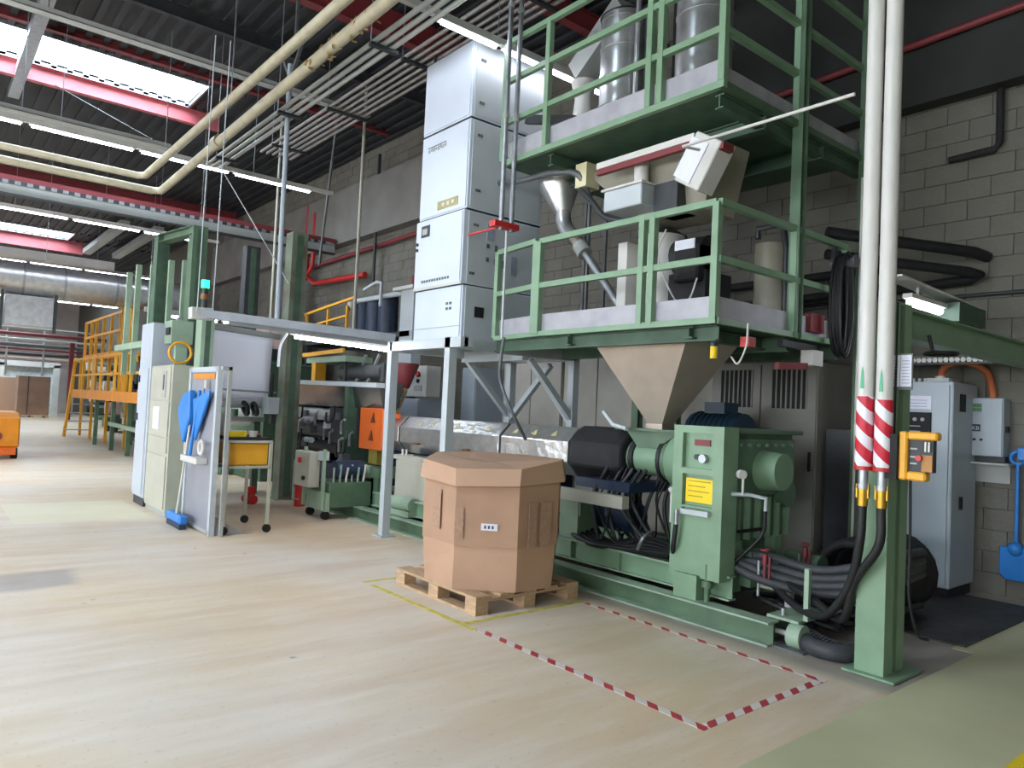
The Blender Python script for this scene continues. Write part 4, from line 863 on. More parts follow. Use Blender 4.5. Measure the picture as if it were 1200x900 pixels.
# ================================================================== electrical cabinets along the wall
def cabinet(x0, x1, y0, y1, h, m, label, doors=1, kind='cabinet', louv=0):
    t = thing('control_cabinet', label, kind, ((x0+x1)/2, (y0+y1)/2, 0))
    obj('cabinet_body', B(x0, x1, y0, y1, .1, h), m, t); obj('plinth', B(x0+.02, x1-.02, y0+.02, y1-.02, 0, .1), DGREY, t)
    w_ = (x1-x0)/doors
    for k in range(doors):
        a, b_ = x0+k*w_+.012, x0+(k+1)*w_-.012
        d = obj('door', B(a, b_, y0-.02, y0, .14, h-.03), m, t)
        obj('handle', B(b_-.06, b_-.035, y0-.04, y0-.02, 1.1, 1.3), BLACK, d)
        if louv:
            obj('louvre_recess', B(a+.12, b_-.1, y0-.022, y0-.018, h-.5, h-.08), BLACK, d)
            n = 7; ww = (b_-a-.22)/n
            for j in range(n+1): obj('louvre', B(a+.12+j*ww-.008, a+.12+j*ww+.008, y0-.032, y0-.02, h-.5, h-.08), m, d)
    return t
CABG = mat('cabinet_grey', 'a6a298', .5, 0, .06, 3); CABD = mat('cabinet_dark_grey', '7b7970', .5, 0, .08, 3)
cabinet(-5.15, -3.85, 7.3, 8.2, 2.25, CABD, 'dark grey cabinet with two louvred doors behind the gearbox', 2, louv=1)
cabinet(-6.55, -5.2, 7.6, 8.2, 2.42, CABG, 'beige grey double cabinet behind the steel hopper', 2)
cabinet(-8.0, -6.6, 7.6, 8.2, 2.42, CABG, 'beige grey double cabinet behind the right part of the tower frame', 2)
cabinet(-9.45, -8.05, 7.6, 8.2, 2.42, CABG, 'beige grey double cabinet behind the middle of the tower frame', 2)
t = cabinet(-10.5, -10.1, 7.5, 8.2, 2.3, GREYB, 'bluish narrow cabinet behind the front post of the tower frame', 1)
t = cabinet(-3.8, -3.3, 7.4, 8.2, 1.55, DGREY, 'low dark cabinet right of the louvred cabinet', 1)
t = cabinet(-11.6, -10.95, 6.9, 7.5, 1.72, WHITE, 'white cabinet standing under the small white control box', 1)
t = thing('small_control_box', 'small white control box with red and black switches behind the tower frame', 'control box', (-11, 6.9, 1.75))
obj('box_body', B(-11.45, -10.75, 6.9, 7.2, 1.75, 2.3), OFFW, t, bev=.01)
obj('switch', MB().cyl((-11.0, 6.9, 2.15), (-11.0, 6.86, 2.15), .05), REDB, t); obj('switch', MB().cyl((-11.0, 6.9, 2.03), (-11.0, 6.87, 2.03), .035), BLACK, t)
obj('label_plate', B(-11.12, -10.88, 6.885, 6.9, 1.85, 1.95), GREY, t)
t = thing('red_funnel', 'red cone-shaped funnel hanging beside the front post of the tower frame', 'funnel', (-9.9, 6, 1.85))
obj('cone', MB().tube([(-9.8, 5.9, 1.85), (-9.82, 5.9, 2.2), (-9.82, 5.9, 2.24)], [.07, .22, .22], 18), RED, t)
obj('spout_hose', MB().path([(-9.8, 5.9, 1.85), (-9.6, 5.8, 1.8), (-9.4, 5.6, 1.6), (-9.35, 5.5, 1.45)], .025), mat('yellowish_hose', 'aa9c60', .5), t)
# ================================================================== die side: orange guard, pump cart, coater
t = thing('die_station', 'green die stand with orange guard box and chrome fittings', 'machine', (-9.6, 5.2, 0))
obj('orange_box', B(-9.78, -9.1, 5.15, 5.3, .93, 1.53), ORD, t, bev=.01)
for x, z in ((-9.38, 1.38), (-9.42, 1.12)):
    obj('warning_mark', MB().poly([(x-.06, 5.14, z-.06), (x+.07, 5.14, z-.06), (x+.02, 5.14, z+.09)], (0, .012, 0)), mat('dark_orange_mark', '6e3410', .5), t)
obj('box_side', B(-9.84, -9.78, 5.13, 5.34, .93, 1.54), BLACK, t)
obj('neck', B(-9.55, -9.3, 5.2, 5.4, .72, .93), mat('olive_paint', '8a8030', .5), t)
obj('table', B(-10.2, -8.95, 5.05, 5.75, .56, .7), GREEN2, t)
for x, y in ((-10.1, 5.12), (-9.05, 5.12), (-10.1, 5.68), (-9.05, 5.68)): obj('leg', B(x-.06, x+.06, y-.06, y+.06, 0, .56), GREEN2, t)
obj('drive_shaft', MB().cyl((-9.95, 5.5, 1.18), (-10.5, 5.5, 1.18), .15), STEEL, t)
obj('filter_block', B(-10.9, -10.4, 5.2, 5.9, .95, 1.5), DGREY, t)
obj('hand_wheel', MB().ring((-10.3, 5.1, .62), .08, .018, (0, 1, 0)), OFFW, t)
for x in (-9.25, -9.15): obj('post', MB().bar((x, 5.35, 1.5), (x, 5.35, 2.1), .03), GREY, t)
t = thing('pump_cart', 'green wheeled pump cart with a pale control box beside the orange guard', 'cart', (-9.4, 4.7, 0))
obj('tray', B(-9.72, -9.14, 4.42, 5.05, .16, .5), GREEN2, t, bev=.01)
obj('front_plate', B(-9.74, -9.12, 4.36, 4.42, .12, .36), GREENF, t)
for x in (-9.76, -9.16): obj('frame_bar', MB().bar((x, 4.33, .14), (x, 4.33, .95), .04), GREENF, t)
cb = obj('control_box', B(-9.82, -9.34, 4.2, 4.36, .42, .9), GREYC, t, bev=.01)
obj('red_switch', B(-9.68, -9.59, 4.18, 4.2, .74, .81), REDB, cb); obj('black_switch', MB().cyl((-9.48, 4.2, .54), (-9.48, 4.17, .54), .028), DARK, cb)
obj('pale_box', B(-9.3, -9.16, 4.3, 4.4, .8, .92), GREYL, t)
obj('motor', MB().cyl((-9.3, 4.55, .66), (-9.3, 4.95, .66), .13, n=16), NAVY, t)
obj('pump_head', MB().cyl((-9.3, 4.95, .62), (-9.3, 5.1, .62), .1), GREENF, t)
for k in range(6): obj('fitting', MB().cyl((-9.2, 4.5+k*.09, .5), (-9.2+.03*(k % 3), 4.5+k*.09, .7+.04*(k % 2)), .016), (GALV, GREENF, OFFW)[k % 3], t)
for x, y in ((-9.68, 4.4), (-9.2, 4.4), (-9.2, 4.98), (-9.68, 4.98)):
    c_ = obj('caster', MB().cyl((x-.02, y, .06), (x+.02, y, .06), .06, n=14), DARK, t); obj('fork', B(x-.03, x+.03, y-.03, y+.03, .11, .16), GALV, c_)
obj('push_handle', MB().tube([(-9.85, 4.3, .2), (-9.95, 4.25, .2), (-9.95, 4.25, .75)], .012), GALV, t)
t = thing('roll_coater', 'dark roll coating machine with polished steel hood behind the pump cart', 'machine', (-11, 5.6, 0))
obj('hood', MB().poly([(-12.75, 5.2, 1.9), (-12.75, 5.28, 1.52), (-12.75, 5.55, 1.5), (-12.75, 5.6, 1.92)], (3.4, 0, 0)), mat('polished_hood', '8d8a88', .22, .9, .1, 4), t)
obj('hood_top', MB().bar((-12.8, 5.2, 1.92), (-9.3, 5.2, 1.86), .14, .07), GREYL, t)
obj('roller', MB().cyl((-12.6, 5.3, 1.38), (-10.3, 5.3, 1.38), .1, n=20), STEEL, t)
obj('roller', MB().cyl((-12.6, 5.4, 1.12), (-10.3, 5.4, 1.12), .13, n=20), MGREY, t)
obj('roller', MB().cyl((-12.6, 5.4, .85), (-10.2, 5.4, .85), .11, n=20), DARK, t)
for x in (-12.8, -10.25): obj('side_frame', B(x-.06, x+.06, 5.15, 5.9, .0, 1.9), GREEND, t)
obj('side_frame', B(-11.6, -11.5, 5.35, 6.2, 0, 1.5), DGREY, t)
obj('bed', B(-12.8, -10.2, 5.3, 6.2, .3, .6), NAVY, t)
obj('back_plate', B(-12.7, -10.3, 5.7, 5.8, .6, 1.9), DGREY, t)
random.seed(5)
for k in range(34):
    x = random.uniform(-12.4, -10.0); z = random.uniform(.62, 1.42); y = 5.12+random.uniform(-.08, .1); k_ = k % 4
    if k_ == 0: obj('valve_body', B(x-.07, x+.07, y-.05, y+.08, z-.05, z+.06), random.choice((GALV, MGREY, GREYL)), t)
    elif k_ == 1: obj('pipe_elbow', MB().tube([(x, y, z-.12), (x, y, z+.06), (x+.1, y, z+.1)], .022), random.choice((GALV, STEEL)), t)
    elif k_ == 2: obj('cylinder', MB().cyl((x-.1, y, z), (x+.12, y, z), .045), random.choice((DGREY, STEEL, GREYL)), t)
    else: obj('hose', MB().path([(x, y, z), (x+.1, y-.04, z-.15), (x+.25, y, z-.1), (x+.3, y, z+.12)], .016), DARK, t)
# wet felt tray with yellow-green boards above the coater
t = thing('folding_board', 'yellow edged pale green tray held over the polished hood', 'tray', (-11.8, 5.5, 2.3))
obj('green_tray', B(-12.6, -11.05, 5.5, 6.0, 2.27, 2.37), GREENF, t); obj('yellow_edge', MB().bar((-12.65, 5.46, 2.41), (-11.05, 5.46, 2.45), .04, .07), YEL, t)
obj('yellow_stand', B(-12.35, -12.2, 5.5, 5.7, 1.95, 2.27), YEL, t); obj('strut', B(-11.3, -11.25, 5.6, 5.65, 1.95, 2.3), DGREY, t)
t = thing('chill_roll', 'long horizontal steel roll between the hood and the lamp', 'roll', (-10.9, 6, 2.1))
obj('roll', MB().cyl((-11.9, 5.9, 2.12), (-10.4, 5.9, 2.12), .13, n=18), MGREY, t); obj('bearing_block', B(-10.4, -10.3, 5.8, 6.0, 1.95, 2.25), MGREY, t)
for k in range(3): obj('post', MB().bar((-11.3+k*.4, 5.85, 1.95), (-11.0+k*.45, 5.85, 2.4), .04), random.choice((GREY, DGREY)), t)
# clamp lever unit in front of the dark column
t = thing('web_guide', 'black and pale clamp unit mounted on the dark machine column', 'unit', (-11.6, 4.6, 1.3))
obj('block', B(-11.75, -11.45, 4.4, 4.75, 1.35, 1.62), GREYL, t, bev=.01); obj('lever', MB().cyl((-11.6, 4.5, 1.62), (-11.6, 4.5, 2.0), .03), DARK, t)
obj('hand_wheel', MB().ring((-11.9, 4.2, 1.42), .1, .035, (0, 1, .3)), DARK, t); obj('hand_wheel', MB().ring((-11.8, 4.32, 1.42), .1, .03, (0, 1, .3)), DARK, t)
obj('arm', MB().bar((-11.6, 4.55, 1.2), (-11.6, 4.55, 1.36), .1), DGREY, t)
# ================================================================== columns, gantry, film
def column(label, x0, x1, y0, y1, z1, m, extra=None):
    t = thing('machine_column', label, 'column', ((x0+x1)/2, (y0+y1)/2, 0))
    obj('shaft', B(x0, x1, y0, y1, .01, z1), m, t); obj('base_plate', B(x0-.06, x1+.06, y0-.05, y1+.05, 0, .012), m, t)
    obj('web_recess', B(x1, x1+.006, y0+(y1-y0)*.3, y1-(y1-y0)*.3, .05, z1-.05), GREEND, t)
    return t
t = column('tall green column next to the grey cabinets, right of the pair', -11.6, -11.36, 3.09, 3.3, 4.12, GREEN2)
obj('top_arm', MB().ibeam((-11.45, 3.15, 4.06), (-12.6, 2.95, 4.06), .16, .13), GREEN2, t)
t = column('tall green column behind the white cabinet, left of the pair', -12.75, -12.5, 2.88, 3.06, 4.1, GREEND)
t = column('short green column standing behind the blue broom panel', -10.05, -9.8, 2.84, 3.0, 2.62, GREENF)
obj('signal_lamp', MB().cyl((-9.9, 2.88, 3.0), (-9.9, 2.88, 3.1), .05), GLED, t); obj('lamp_body', MB().cyl((-9.9, 2.88, 2.62), (-9.9, 2.88, 3.0), .035), DGREY, t); obj('amber_ring', MB().cyl((-9.9, 2.88, 2.85), (-9.9, 2.88, 2.92), .05), mat('amber_cap', '8a5a30', .4), t)
t = column('dull green column carrying the black clamp unit, beside the grey pole', -11.55, -11.28, 4.58, 4.84, 4.3, mat('dull_green', '6c7b68', .6, 0, .2, 4, col2='5c5648'))
t = column('dark column far back left of the red wall pipes', -16.2, -15.9, 5.45, 5.75, 4.9, DGREY)
t = column('blackish column in front of the pale wall, near the yellow rail', -18.9, -18.5, 7.4, 7.8, 5.0, DGREY)
for i, (x, y, x1, y1, z0, z1, lb) in enumerate(((-9.9, 3.86, -9.9, 3.84, 2.55, 6.3, 'long upright grey pole hung from the conduits, left of the white tower'),
        (-15.5, 5.9, -15.5, 5.9, 2.6, CEIL-.09, 'thin pale rod hanging beside the dark far column'), (-12.4, 6.3, -12.4, 6.3, 2.7, CEIL-.09, 'pale upright pipe in front of the yellow rail'))):
    obj('hanging_pole', MB().cyl((x, y, z0), (x1, y1, z1), .035 if i == 0 else .03), GREYB if i == 0 else GREYC, None, lb, 'pole')
t = thing('pole_bracket', 'Y-shaped bracket joining the grey pole to the conduits', 'bracket', (-9.9, 3.85, 6.2))
obj('arm', MB().bar((-9.9, 3.85, 6.1), (-10.2, 3.8, 6.6), .04), MGREY, t); obj('arm', MB().bar((-9.9, 3.85, 6.1), (-9.6, 3.9, 6.6), .04), MGREY, t); obj('stem', MB().bar((-9.9, 3.9, 6.6), (-9.9, 3.9, CEIL-.1), .04), MGREY, t)
for y, z0, lb in ((2.60, 2.62, 'left of two thin ropes hanging from the roof by the short green column'), (2.78, 2.62, 'right of two thin ropes hanging from the roof by the short green column')):
    obj('hanging_rope', MB().tube([(-9.2, y, z0), (-9.2, y+.02, 6.0)], .007, 6), GREYL, None, lb, 'rope')
obj('stay_wire', MB().tube([(-13.5, 4.05, 5.74), (-11.3, 4.6, 3.4)], .009, 6), GREYL, None, 'thin slanting stay wire between lamp strip and grey pole', 'wire')
obj('stay_wire', MB().tube([(-16.5, 1.8, 7.45), (-13.8, 3.0, 6.0)], .01, 6), DGREY, None, 'dark slanting stay wire crossing the end of the near roof light', 'wire')
t = thing('lamp_gantry', 'grey horizontal arm carrying a bright lamp between green column and tower frame', 'gantry', (-9, 4, 2.5))
obj('arm', MB().bar((-9.3, 2.62, 2.6), (-7.95, 4.62, 2.42), .1, .1), mat('dull_aluminium', '82868c', .45, .3, .1, 6), t)
obj('arm_cover', MB().bar((-9.3, 2.55, 2.59), (-9.3, 2.8, 2.6), .16, .14), OFFW, t)
obj('lower_arm', MB().bar((-9.1, 2.95, 2.5), (-8.0, 4.55, 2.35), .05, .05), MGREY, t)
h_ = obj('lamp_housing', MB().bar((-8.75, 3.6, 2.42), (-7.95, 4.62, 2.3), .11, .03), OFFW, t)
obj('tube', MB().cyl((-8.72, 3.64, 2.385), (-8.0, 4.56, 2.275), .026, n=8), TUBEW, h_)
obj('cable_bunch', MB().path([(-8.75, 3.55, 2.42), (-8.82, 3.5, 2.25), (-8.85, 3.5, 2.0)], .016), GREYL, t)
t = thing('film_web', 'large sheet of white film stretched between the green columns', 'film', (-12, 4, 1.5))
fm = MB(); nx, nz = 10, 8; vs = []
for j in range(nz+1):
    for i in range(nx+1):
        u, v = i/nx, j/nz; vs.append((-12.0+.05*math.sin(u*5+v*2), 3.2+1.42*u, 1.56+v*1.12-.07*u*v))
fm.add(vs, [(j*(nx+1)+i, j*(nx+1)+i+1, (j+1)*(nx+1)+i+1, (j+1)*(nx+1)+i) for j in range(nz) for i in range(nx)], True)
fo = obj('film_sheet', fm, FILM, t); so = fo.modifiers.new('s', 'SOLIDIFY'); so.thickness = .01
obj('tension_bar', MB().cyl((-11.9, 3.2, 1.72), (-11.9, 4.7, 1.7), .015), GREY, t); obj('roller', MB().cyl((-12, 3.1, 2.74), (-12, 4.75, 2.64), .05), GREY, t)
obj('lower_roller', MB().cyl((-12, 3.1, 1.5), (-12, 4.75, 1.5), .07), GREYL, t)
t = thing('winder_table', 'cluttered pale winder table under the white film', 'table', (-12, 4, 0))
obj('table_top', B(-13.0, -12.1, 3.3, 4.6, 1.2, 1.28), GREY, t)
for y in (3.4, 4.5): obj('leg', B(-12.2, -12.12, y-.05, y+.05, 0, 1.2), GREEND, t)
for i, (y, r, m_, lb) in enumerate(((3.55, .07, GREYL, 'pale tin on the winder table, leftmost'), (3.9, .05, BLACK, 'small black can on the winder table'), (4.2, .06, GREEN2, 'small green can on the winder table'))):
    obj('can', MB().cyl((-12.4, y, 1.28), (-12.4, y, 1.4), r), m_, None, lb, 'can')
obj('fallen_part', MB().cyl((-11.15, 4.02, .07), (-10.9, 4.05, .07), .07).box(-11.05, -10.98, 3.98, 4.1, .0, .26), REDB, None, 'red pump part on the floor behind the yellow trolley', 'pump')
obj('fire_extinguisher', MB().cyl((-10.55, 4.62, 0), (-10.55, 4.62, .32), .08).ball((-10.55, 4.62, .32), .08), REDB, None, 'small red cylinder at the foot of the dark machine column', 'cylinder')
# ================================================================== yellow trolley with its load
t = thing('yellow_trolley', 'yellow bin trolley on grey legs with castors', 'trolley', (-9, 3, 0))
tx0, tx1, ty0, ty1 = -9.35, -8.6, 2.86, 3.37
obj('bin', B(tx0+.03, tx1-.02, ty0+.02, ty1-.02, .8, 1.06), YEL, t, bev=.012)
for x in (tx0, tx1):
    for y in (ty0, ty1):
        l_ = obj('leg', MB().bar((x, y, .1), (x, y, 1.08), .035), GREYC, t)
        c_ = obj('caster', MB().cyl((x-.015, y, .05), (x+.015, y, .05), .05, n=14), DARK, l_)
for z in (1.08, .78):
    for p, q in (((tx0, ty0), (tx1, ty0)), ((tx1, ty0), (tx1, ty1)), ((tx1, ty1), (tx0, ty1)), ((tx0, ty1), (tx0, ty0))): obj('frame_rail', MB().bar((*p, z), (*q, z), .035, .03), GREYC, t)
obj('black_mat', B(tx0, tx1, ty0, ty1, 1.095, 1.13), BLACK, t)
obj('yellow_tray', MB().poly([(-8.95, 2.9, 1.13), (-8.72, 2.9, 1.13), (-8.72, 3.1, 1.13), (-8.95, 3.2, 1.13)], (0, 0, .06)), YELB, None, 'bright yellow dish lying on the yellow trolley', 'dish')
t = thing('spray_bottle', 'white plastic bottle on the yellow trolley', 'bottle', (-9.0, 2.88, 1.13))
obj('bottle_body', MB().tube([(-9.1, 2.98, 1.13), (-9.1, 2.98, 1.36), (-9.1, 2.98, 1.42)], [.06, .06, .025], 12), OFFW, t); obj('cap', MB().cyl((-9.1, 2.98, 1.42), (-9.1, 2.98, 1.48), .025), OFFW, t)
obj('white_cup', MB().tube([(-8.75, 3.2, 1.13), (-8.75, 3.2, 1.2)], [.04, .055], 12), OFFW, None, 'small white cup at the right end of the yellow trolley', 'cup')
obj('red_cloth', MB().ball((-8.8, 3.25, 1.15), .07, 8, .4), RED, None, 'crumpled dark red cloth at the back of the yellow trolley', 'cloth')
# ================================================================== broom panel
t = thing('tool_panel', 'grey panel in an aluminium frame on a sloping foot, holding blue brooms', 'panel', (-8.9, 2.72, 0))
obj('board', B(-9.62, -8.62, 2.71, 2.73, .05, 1.88), mat('panel_board', '8f9098', .45, 0, .05, 3), t)
for x in (-9.64, -8.6): obj('frame_post', B(x-.035, x+.035, 2.69, 2.75, 0, 1.94), GREYL, t)
obj('frame_rail', B(-9.64, -8.6, 2.69, 2.75, 1.88, 1.94), GREYL, t); obj('frame_rail', B(-9.64, -8.6, 2.69, 2.75, .02, .06), GREY, t)
obj('orange_strip', B(-9.5, -8.7, 2.695, 2.709, 1.8, 1.86), ORA, t)
obj('foot', MB().poly([(-8.6, 2.72, 0), (-8.6, 3.12, 0), (-8.6, 2.76, .22)], (-.9, 0, 0)), LILAC, t)
obj('tray', B(-9.45, -8.8, 2.58, 2.7, .8, .87), OFFW, t)
obj('side_post', B(-8.54, -8.5, 2.79, 2.83, .0, 1.94), GREY, t); obj('top_link', B(-8.62, -8.5, 2.72, 2.83, 1.9, 1.94), GREY, t)
t = thing('tape_roll', 'white roll of tape on a hook of the broom panel', 'tape roll', (-8.85, 2.63, .95)); obj('roll', MB().ring((-8.85, 2.64, .99), .075, .025, (0, 1, 0), 18, 8), OFFW, t)
t = thing('blue_broom', 'blue broom standing head down at the left of the panel', 'broom', (-9.3, 2.55, 0))
obj('head', B(-9.72, -9.12, 2.52, 2.62, .06, .16), BLUE, t, bev=.02); obj('bristles', B(-9.7, -9.14, 2.53, 2.61, .0, .06), NAVY, t)
obj('handle', MB().cyl((-9.42, 2.57, .15), (-9.34, 2.66, 1.5), .014), OFFW, t)
t = thing('blue_dustpan', 'large blue fan-shaped squeegee head hung at the top of the panel', 'squeegee', (-9.1, 2.6, 1))
obj('blade', MB().poly([(-9.3, 2.64, 1.55), (-8.72, 2.64, 1.66), (-8.72, 2.64, 1.58), (-8.95, 2.64, 1.3), (-9.15, 2.64, 1.05)], (0, .03, 0)), BLUE, t, bev=.01)
obj('handle', MB().cyl((-9.22, 2.62, .85), (-9.1, 2.66, 1.66), .02), BLUE, t)
t = thing('blue_brush', 'blue hand brush hanging at the left edge of the panel', 'brush', (-9.5, 2.6, 1.1))
obj('brush_head', MB().poly([(-9.78, 2.6, 1.42), (-9.6, 2.6, 1.6), (-9.32, 2.6, 1.66), (-9.3, 2.6, 1.3), (-9.5, 2.6, 1.0), (-9.66, 2.6, 1.2)], (0, .08, 0)), BLUE, t, bev=.015); obj('handle', MB().cyl((-9.5, 2.64, .85), (-9.5, 2.64, 1.12), .014), OFFW, t)
obj('clamp', B(-9.7, -9.6, 2.62, 2.7, 1.3, 1.42), OFFW, t)
t = thing('wire_hanger', 'thin blue wire rack on the panel beside the squeegee', 'rack', (-8.85, 2.66, 1.3))
obj('wire', MB().tube([(-8.72, 2.67, 1.68), (-8.9, 2.67, 1.35), (-8.98, 2.67, 1.68)], .008), BLUE, t); obj('white_hook', B(-8.95, -8.88, 2.66, 2.7, 1.68, 1.78), OFFW, t)
# ================================================================== grey cabinets at left
t = thing('operator_cabinet', 'beige grey control cabinet with a white notice on its upper door', 'cabinet', (-10.5, 2.8, 0))
obj('cabinet_body', B(-11.15, -10.1, 2.6, 3.04, .06, 1.98), GREYC, t, bev=.008); obj('plinth', B(-11.14, -10.12, 2.62, 3.0, 0, .06), GREY, t)
for z0, z1 in ((.1, .78), (.82, 1.02), (1.04, 1.5), (1.52, 1.96)): obj('door_panel', B(-11.1, -10.14, 2.585, 2.6, z0, z1), GREYC, t)
obj('notice', B(-10.85, -10.55, 2.575, 2.585, 1.12, 1.42), PAPER, t); obj('window', B(-10.5, -10.3, 2.575, 2.585, 1.55, 1.9), GREY, t)
obj('hinge_slot', B(-10.42, -10.38, 2.57, 2.576, 1.65, 1.85), DGREY, t)
t = thing('operator_cabinet', 'narrow white cabinet left of the beige grey cabinet', 'cabinet', (-11.5, 2.7, 0))
obj('cabinet_body', B(-11.8, -11.17, 2.58, 2.87, .12, 2.6), CABW, t, bev=.008); obj('plinth', B(-11.78, -11.2, 2.6, 2.93, 0, .12), DGREY, t)
obj('door', B(-11.76, -11.22, 2.565, 2.58, .16, 1.95), CABW, t)
for z in (1.2, 1.75): obj('hinge', B(-11.72, -11.66, 2.55, 2.566, z, z+.1), NAVY, t)
t = thing('overhead_console', 'green console with a black slot above the beige grey cabinet', 'console', (-11, 2.9, 2.0))
obj('console_body', B(-11.1, -10.74, 2.72, 3.0, 2.3, 2.62), GREENF, t); obj('slot', B(-10.98, -10.8, 2.7, 2.72, 2.42, 2.52), BLACK, t); obj('bracket', B(-10.9, -10.8, 2.8, 2.95, 1.99, 2.3), GREENF, t)
obj('cable_loop', MB().ring((-10.25, 2.72, 2.15), .14, .02, (1, 0, 0), 16, 6), YEL, None, 'yellow cable loop hanging above the beige grey cabinet', 'cable')
t = thing('chain_guides', 'group of thin green upright bars behind the white cabinet', 'bars', (-12.5, 2.7, 2.4))
for k, (x, y) in enumerate(((-13.2, 2.78), (-13.0, 2.95), (-12.3, 3.05), (-12.1, 3.2), (-14.2, 2.85))): obj('bar', B(x-.04, x+.04, y-.04, y+.04, 1.9, 3.7), GREENF, t)
obj('header', B(-14.3, -12.0, 2.7, 3.25, 2.3, 2.4), GREENF, t)
# ================================================================== far machine with yellow stage
t = thing('yellow_stage', 'yellow railed operating stage on green legs at the far machine', 'platform', (-22, 4.4, 0))
obj('deck', B(-27.2, -17.5, 4.05, 5.4, 1.36, 1.42), GREEND, t); obj('kick_plate', B(-27.2, -17.5, 4.0, 4.04, 1.34, 1.6), ORA, t)
for x in (-27.2, -26.0, -24.6, -22.8, -21, -19.2, -17.6): obj('rail_post', MB().bar((x, 4.02, 1.42), (x, 4.02, 2.56), .06), YEL, t)
for z in (2.55, 2.05): obj('rail', MB().bar((-27.2, 4.02, z), (-17.5, 4.02, z), .06), YEL, t)
for x in (-24.4, -22.1, -20.2, -18.4):
    for y in (4.25, 5.2): obj('leg', MB().bar((x, y, 0), (x, y, 1.36), .1), GREEN2, t)
obj('low_beam', MB().bar((-22.2, 4.2, .72), (-17.8, 4.2, .68), .08, .1), GREENF, t)
obj('end_ladder', MB().bar((-28.6, 4.05, 0), (-27.2, 4.05, 2.6), .08, .16), YEL, t)
for k in range(5): obj('ladder_tread', B(-28.1+k*.36, -27.8+k*.36, 4.0, 4.7, .25+k*.29, .28+k*.29), GREY, t)
t = thing('yellow_stage', 'higher yellow stair cage behind the operating stage', 'platform', (-24.5, 4.6, 0))
obj('deck', B(-29.4, -22.3, 4.6, 5.6, 2.6, 2.8), ORA, t)
for x in (-29.3, -28.2, -27.4, -26.2, -25, -23.8, -22.4):
    obj('rail_post', MB().bar((x, 4.62, .0 if x in (-29.3, -27.4, -25, -22.4) else 2.8), (x, 4.62, 3.95), .08), YEL, t)
for z in (3.93, 3.4): obj('rail', MB().bar((-29.3, 4.62, z), (-22.4, 4.62, z), .07), YEL, t)
obj('cage_panel', B(-23.3, -22.3, 4.55, 4.6, 1.45, 2.9), YEL, t); obj('cage_panel', B(-27.4, -26.7, 4.55, 4.6, 1.45, 2.75), YEL, t)
for k in range(6): obj('cage_bar', MB().bar((-23.3+k*.2, 4.56, 1.5), (-23.3+k*.2, 4.56, 4.0), .05), YEL, t)
for k in range(4): obj('diagonal', MB().bar((-22.4+.2*k, 4.58, 3.9-.3*k), (-21.9+.2*k, 4.58, 3.3-.3*k), .06), YEL, t)
t = thing('far_machine', 'green and grey printing machine under the yellow stage', 'machine', (-21, 5.5, 0))
obj('machine_body', B(-27, -17.5, 5.7, 7.2, 0, 1.2), GREEND, t)
PINKW = mat('pale_pink_cover', 'c8a8a0', .5)
obj('back_screen', B(-37, -17, 7.2, 7.3, .6, 3.6), PINKW, t)
random.seed(9)
for k in range(190):
    x = random.uniform(-37, -14.5); z = random.uniform(.2, 3.3); y = (4.75 if x > -22 else 5.75)+random.random()*.9
    if x < -27: z *= .85
    mm = random.choice((GREEN2, GREEND, BLACK, GREYL, OFFW, OFFW, PINKW, DGREY, MGREY)); s_ = random.uniform(.1, .38)
    if k % 3: obj('housing', B(x-s_, x+s_, y, y+.4, z-s_*.6, z+s_*.6), mm, t, bev=.02)
    else: obj('roller', MB().cyl((x, y-.1, z), (x, y+.8, z), s_*.6, n=14), mm, t)
obj('machine_tower', B(-17.2, -13.8, 5.2, 6.2, .0, 2.3), GREEND, t, bev=.03); obj('machine_tower', B(-21.5, -17.5, 5.4, 6.8, 1.3, 2.9), GREYB, t, bev=.03)
t = thing('scrubber_drier', 'orange industrial cleaning machine parked at the left edge', 'machine', (-20, 1.8, 0))
obj('machine_body', MB().poly([(-21.2, 1.2, .25), (-19.5, 1.2, .25), (-19.5, 1.2, .92), (-19.8, 1.2, 1.02), (-21.2, 1.2, 1.02)], (0, .72, 0)), ORA, t, bev=.03)
obj('skirt', B(-20.0, -19.35, 1.3, 1.85, .1, .25), ORD, t)
for x in (-20.8, -19.6): obj('wheel', MB().cyl((x, 1.78, .12), (x, 1.9, .12), .12), DARK, t)
obj('badge', MB().cyl((-19.49, 1.5, .5), (-19.47, 1.5, .5), .1), RED, t)
# far end stock
def far_stack(x, y0, y1, h, label, m=CARDD):
    t = thing('boxed_pallet', label, 'pallet', (x, (y0+y1)/2, 0)); w_ = (y1-y0)
    obj('carton', B(x-1.2, x, y0, y1, .15, h), m, t, bev=.02); obj('pallet_deck', B(x-1.2, x, y0, y1, .1, .15), WOOD, t)
    for k in range(3): obj('pallet_block', B(x-1.2, x, y0+k*(w_-.15)/2, y0+k*(w_-.15)/2+.15, 0, .1), WOOD, t)
    obj('strap', B(x, x+.01, y0+w_*.3, y0+w_*.33, .15, h), DGREY, t)
far_stack(-46, 4.3, 5.75, 2.2, 'brown wrapped carton pallet at the far end, nearest the yellow stage', mat('dark_carton', '8b6e5c', .8, 0, .1, 2))
far_stack(-47.6, 3.0, 4.5, 2.1, 'brown carton pallet at the far end, half hidden behind the nearer one')
far_stack(-49, 1.0, 2.4, 1.6, 'low brown carton pallet at the far left')
t = thing('wrapping_frame', 'white door-like frame around the far cartons', 'frame', (-47, 5, 0))
for y in (3.7, 6.3): obj('post', B(-48.5, -48.3, y-.15, y+.15, 0, 2.9), OFFW, t)
obj('lintel', B(-48.5, -48.3, 3.55, 6.45, 2.75, 3.05), OFFW, t); obj('back_panel', B(-48.6, -48.5, 3.6, 6.4, 0, 2.8), mat('milky_panel', 'c9d4d4', .5), t)
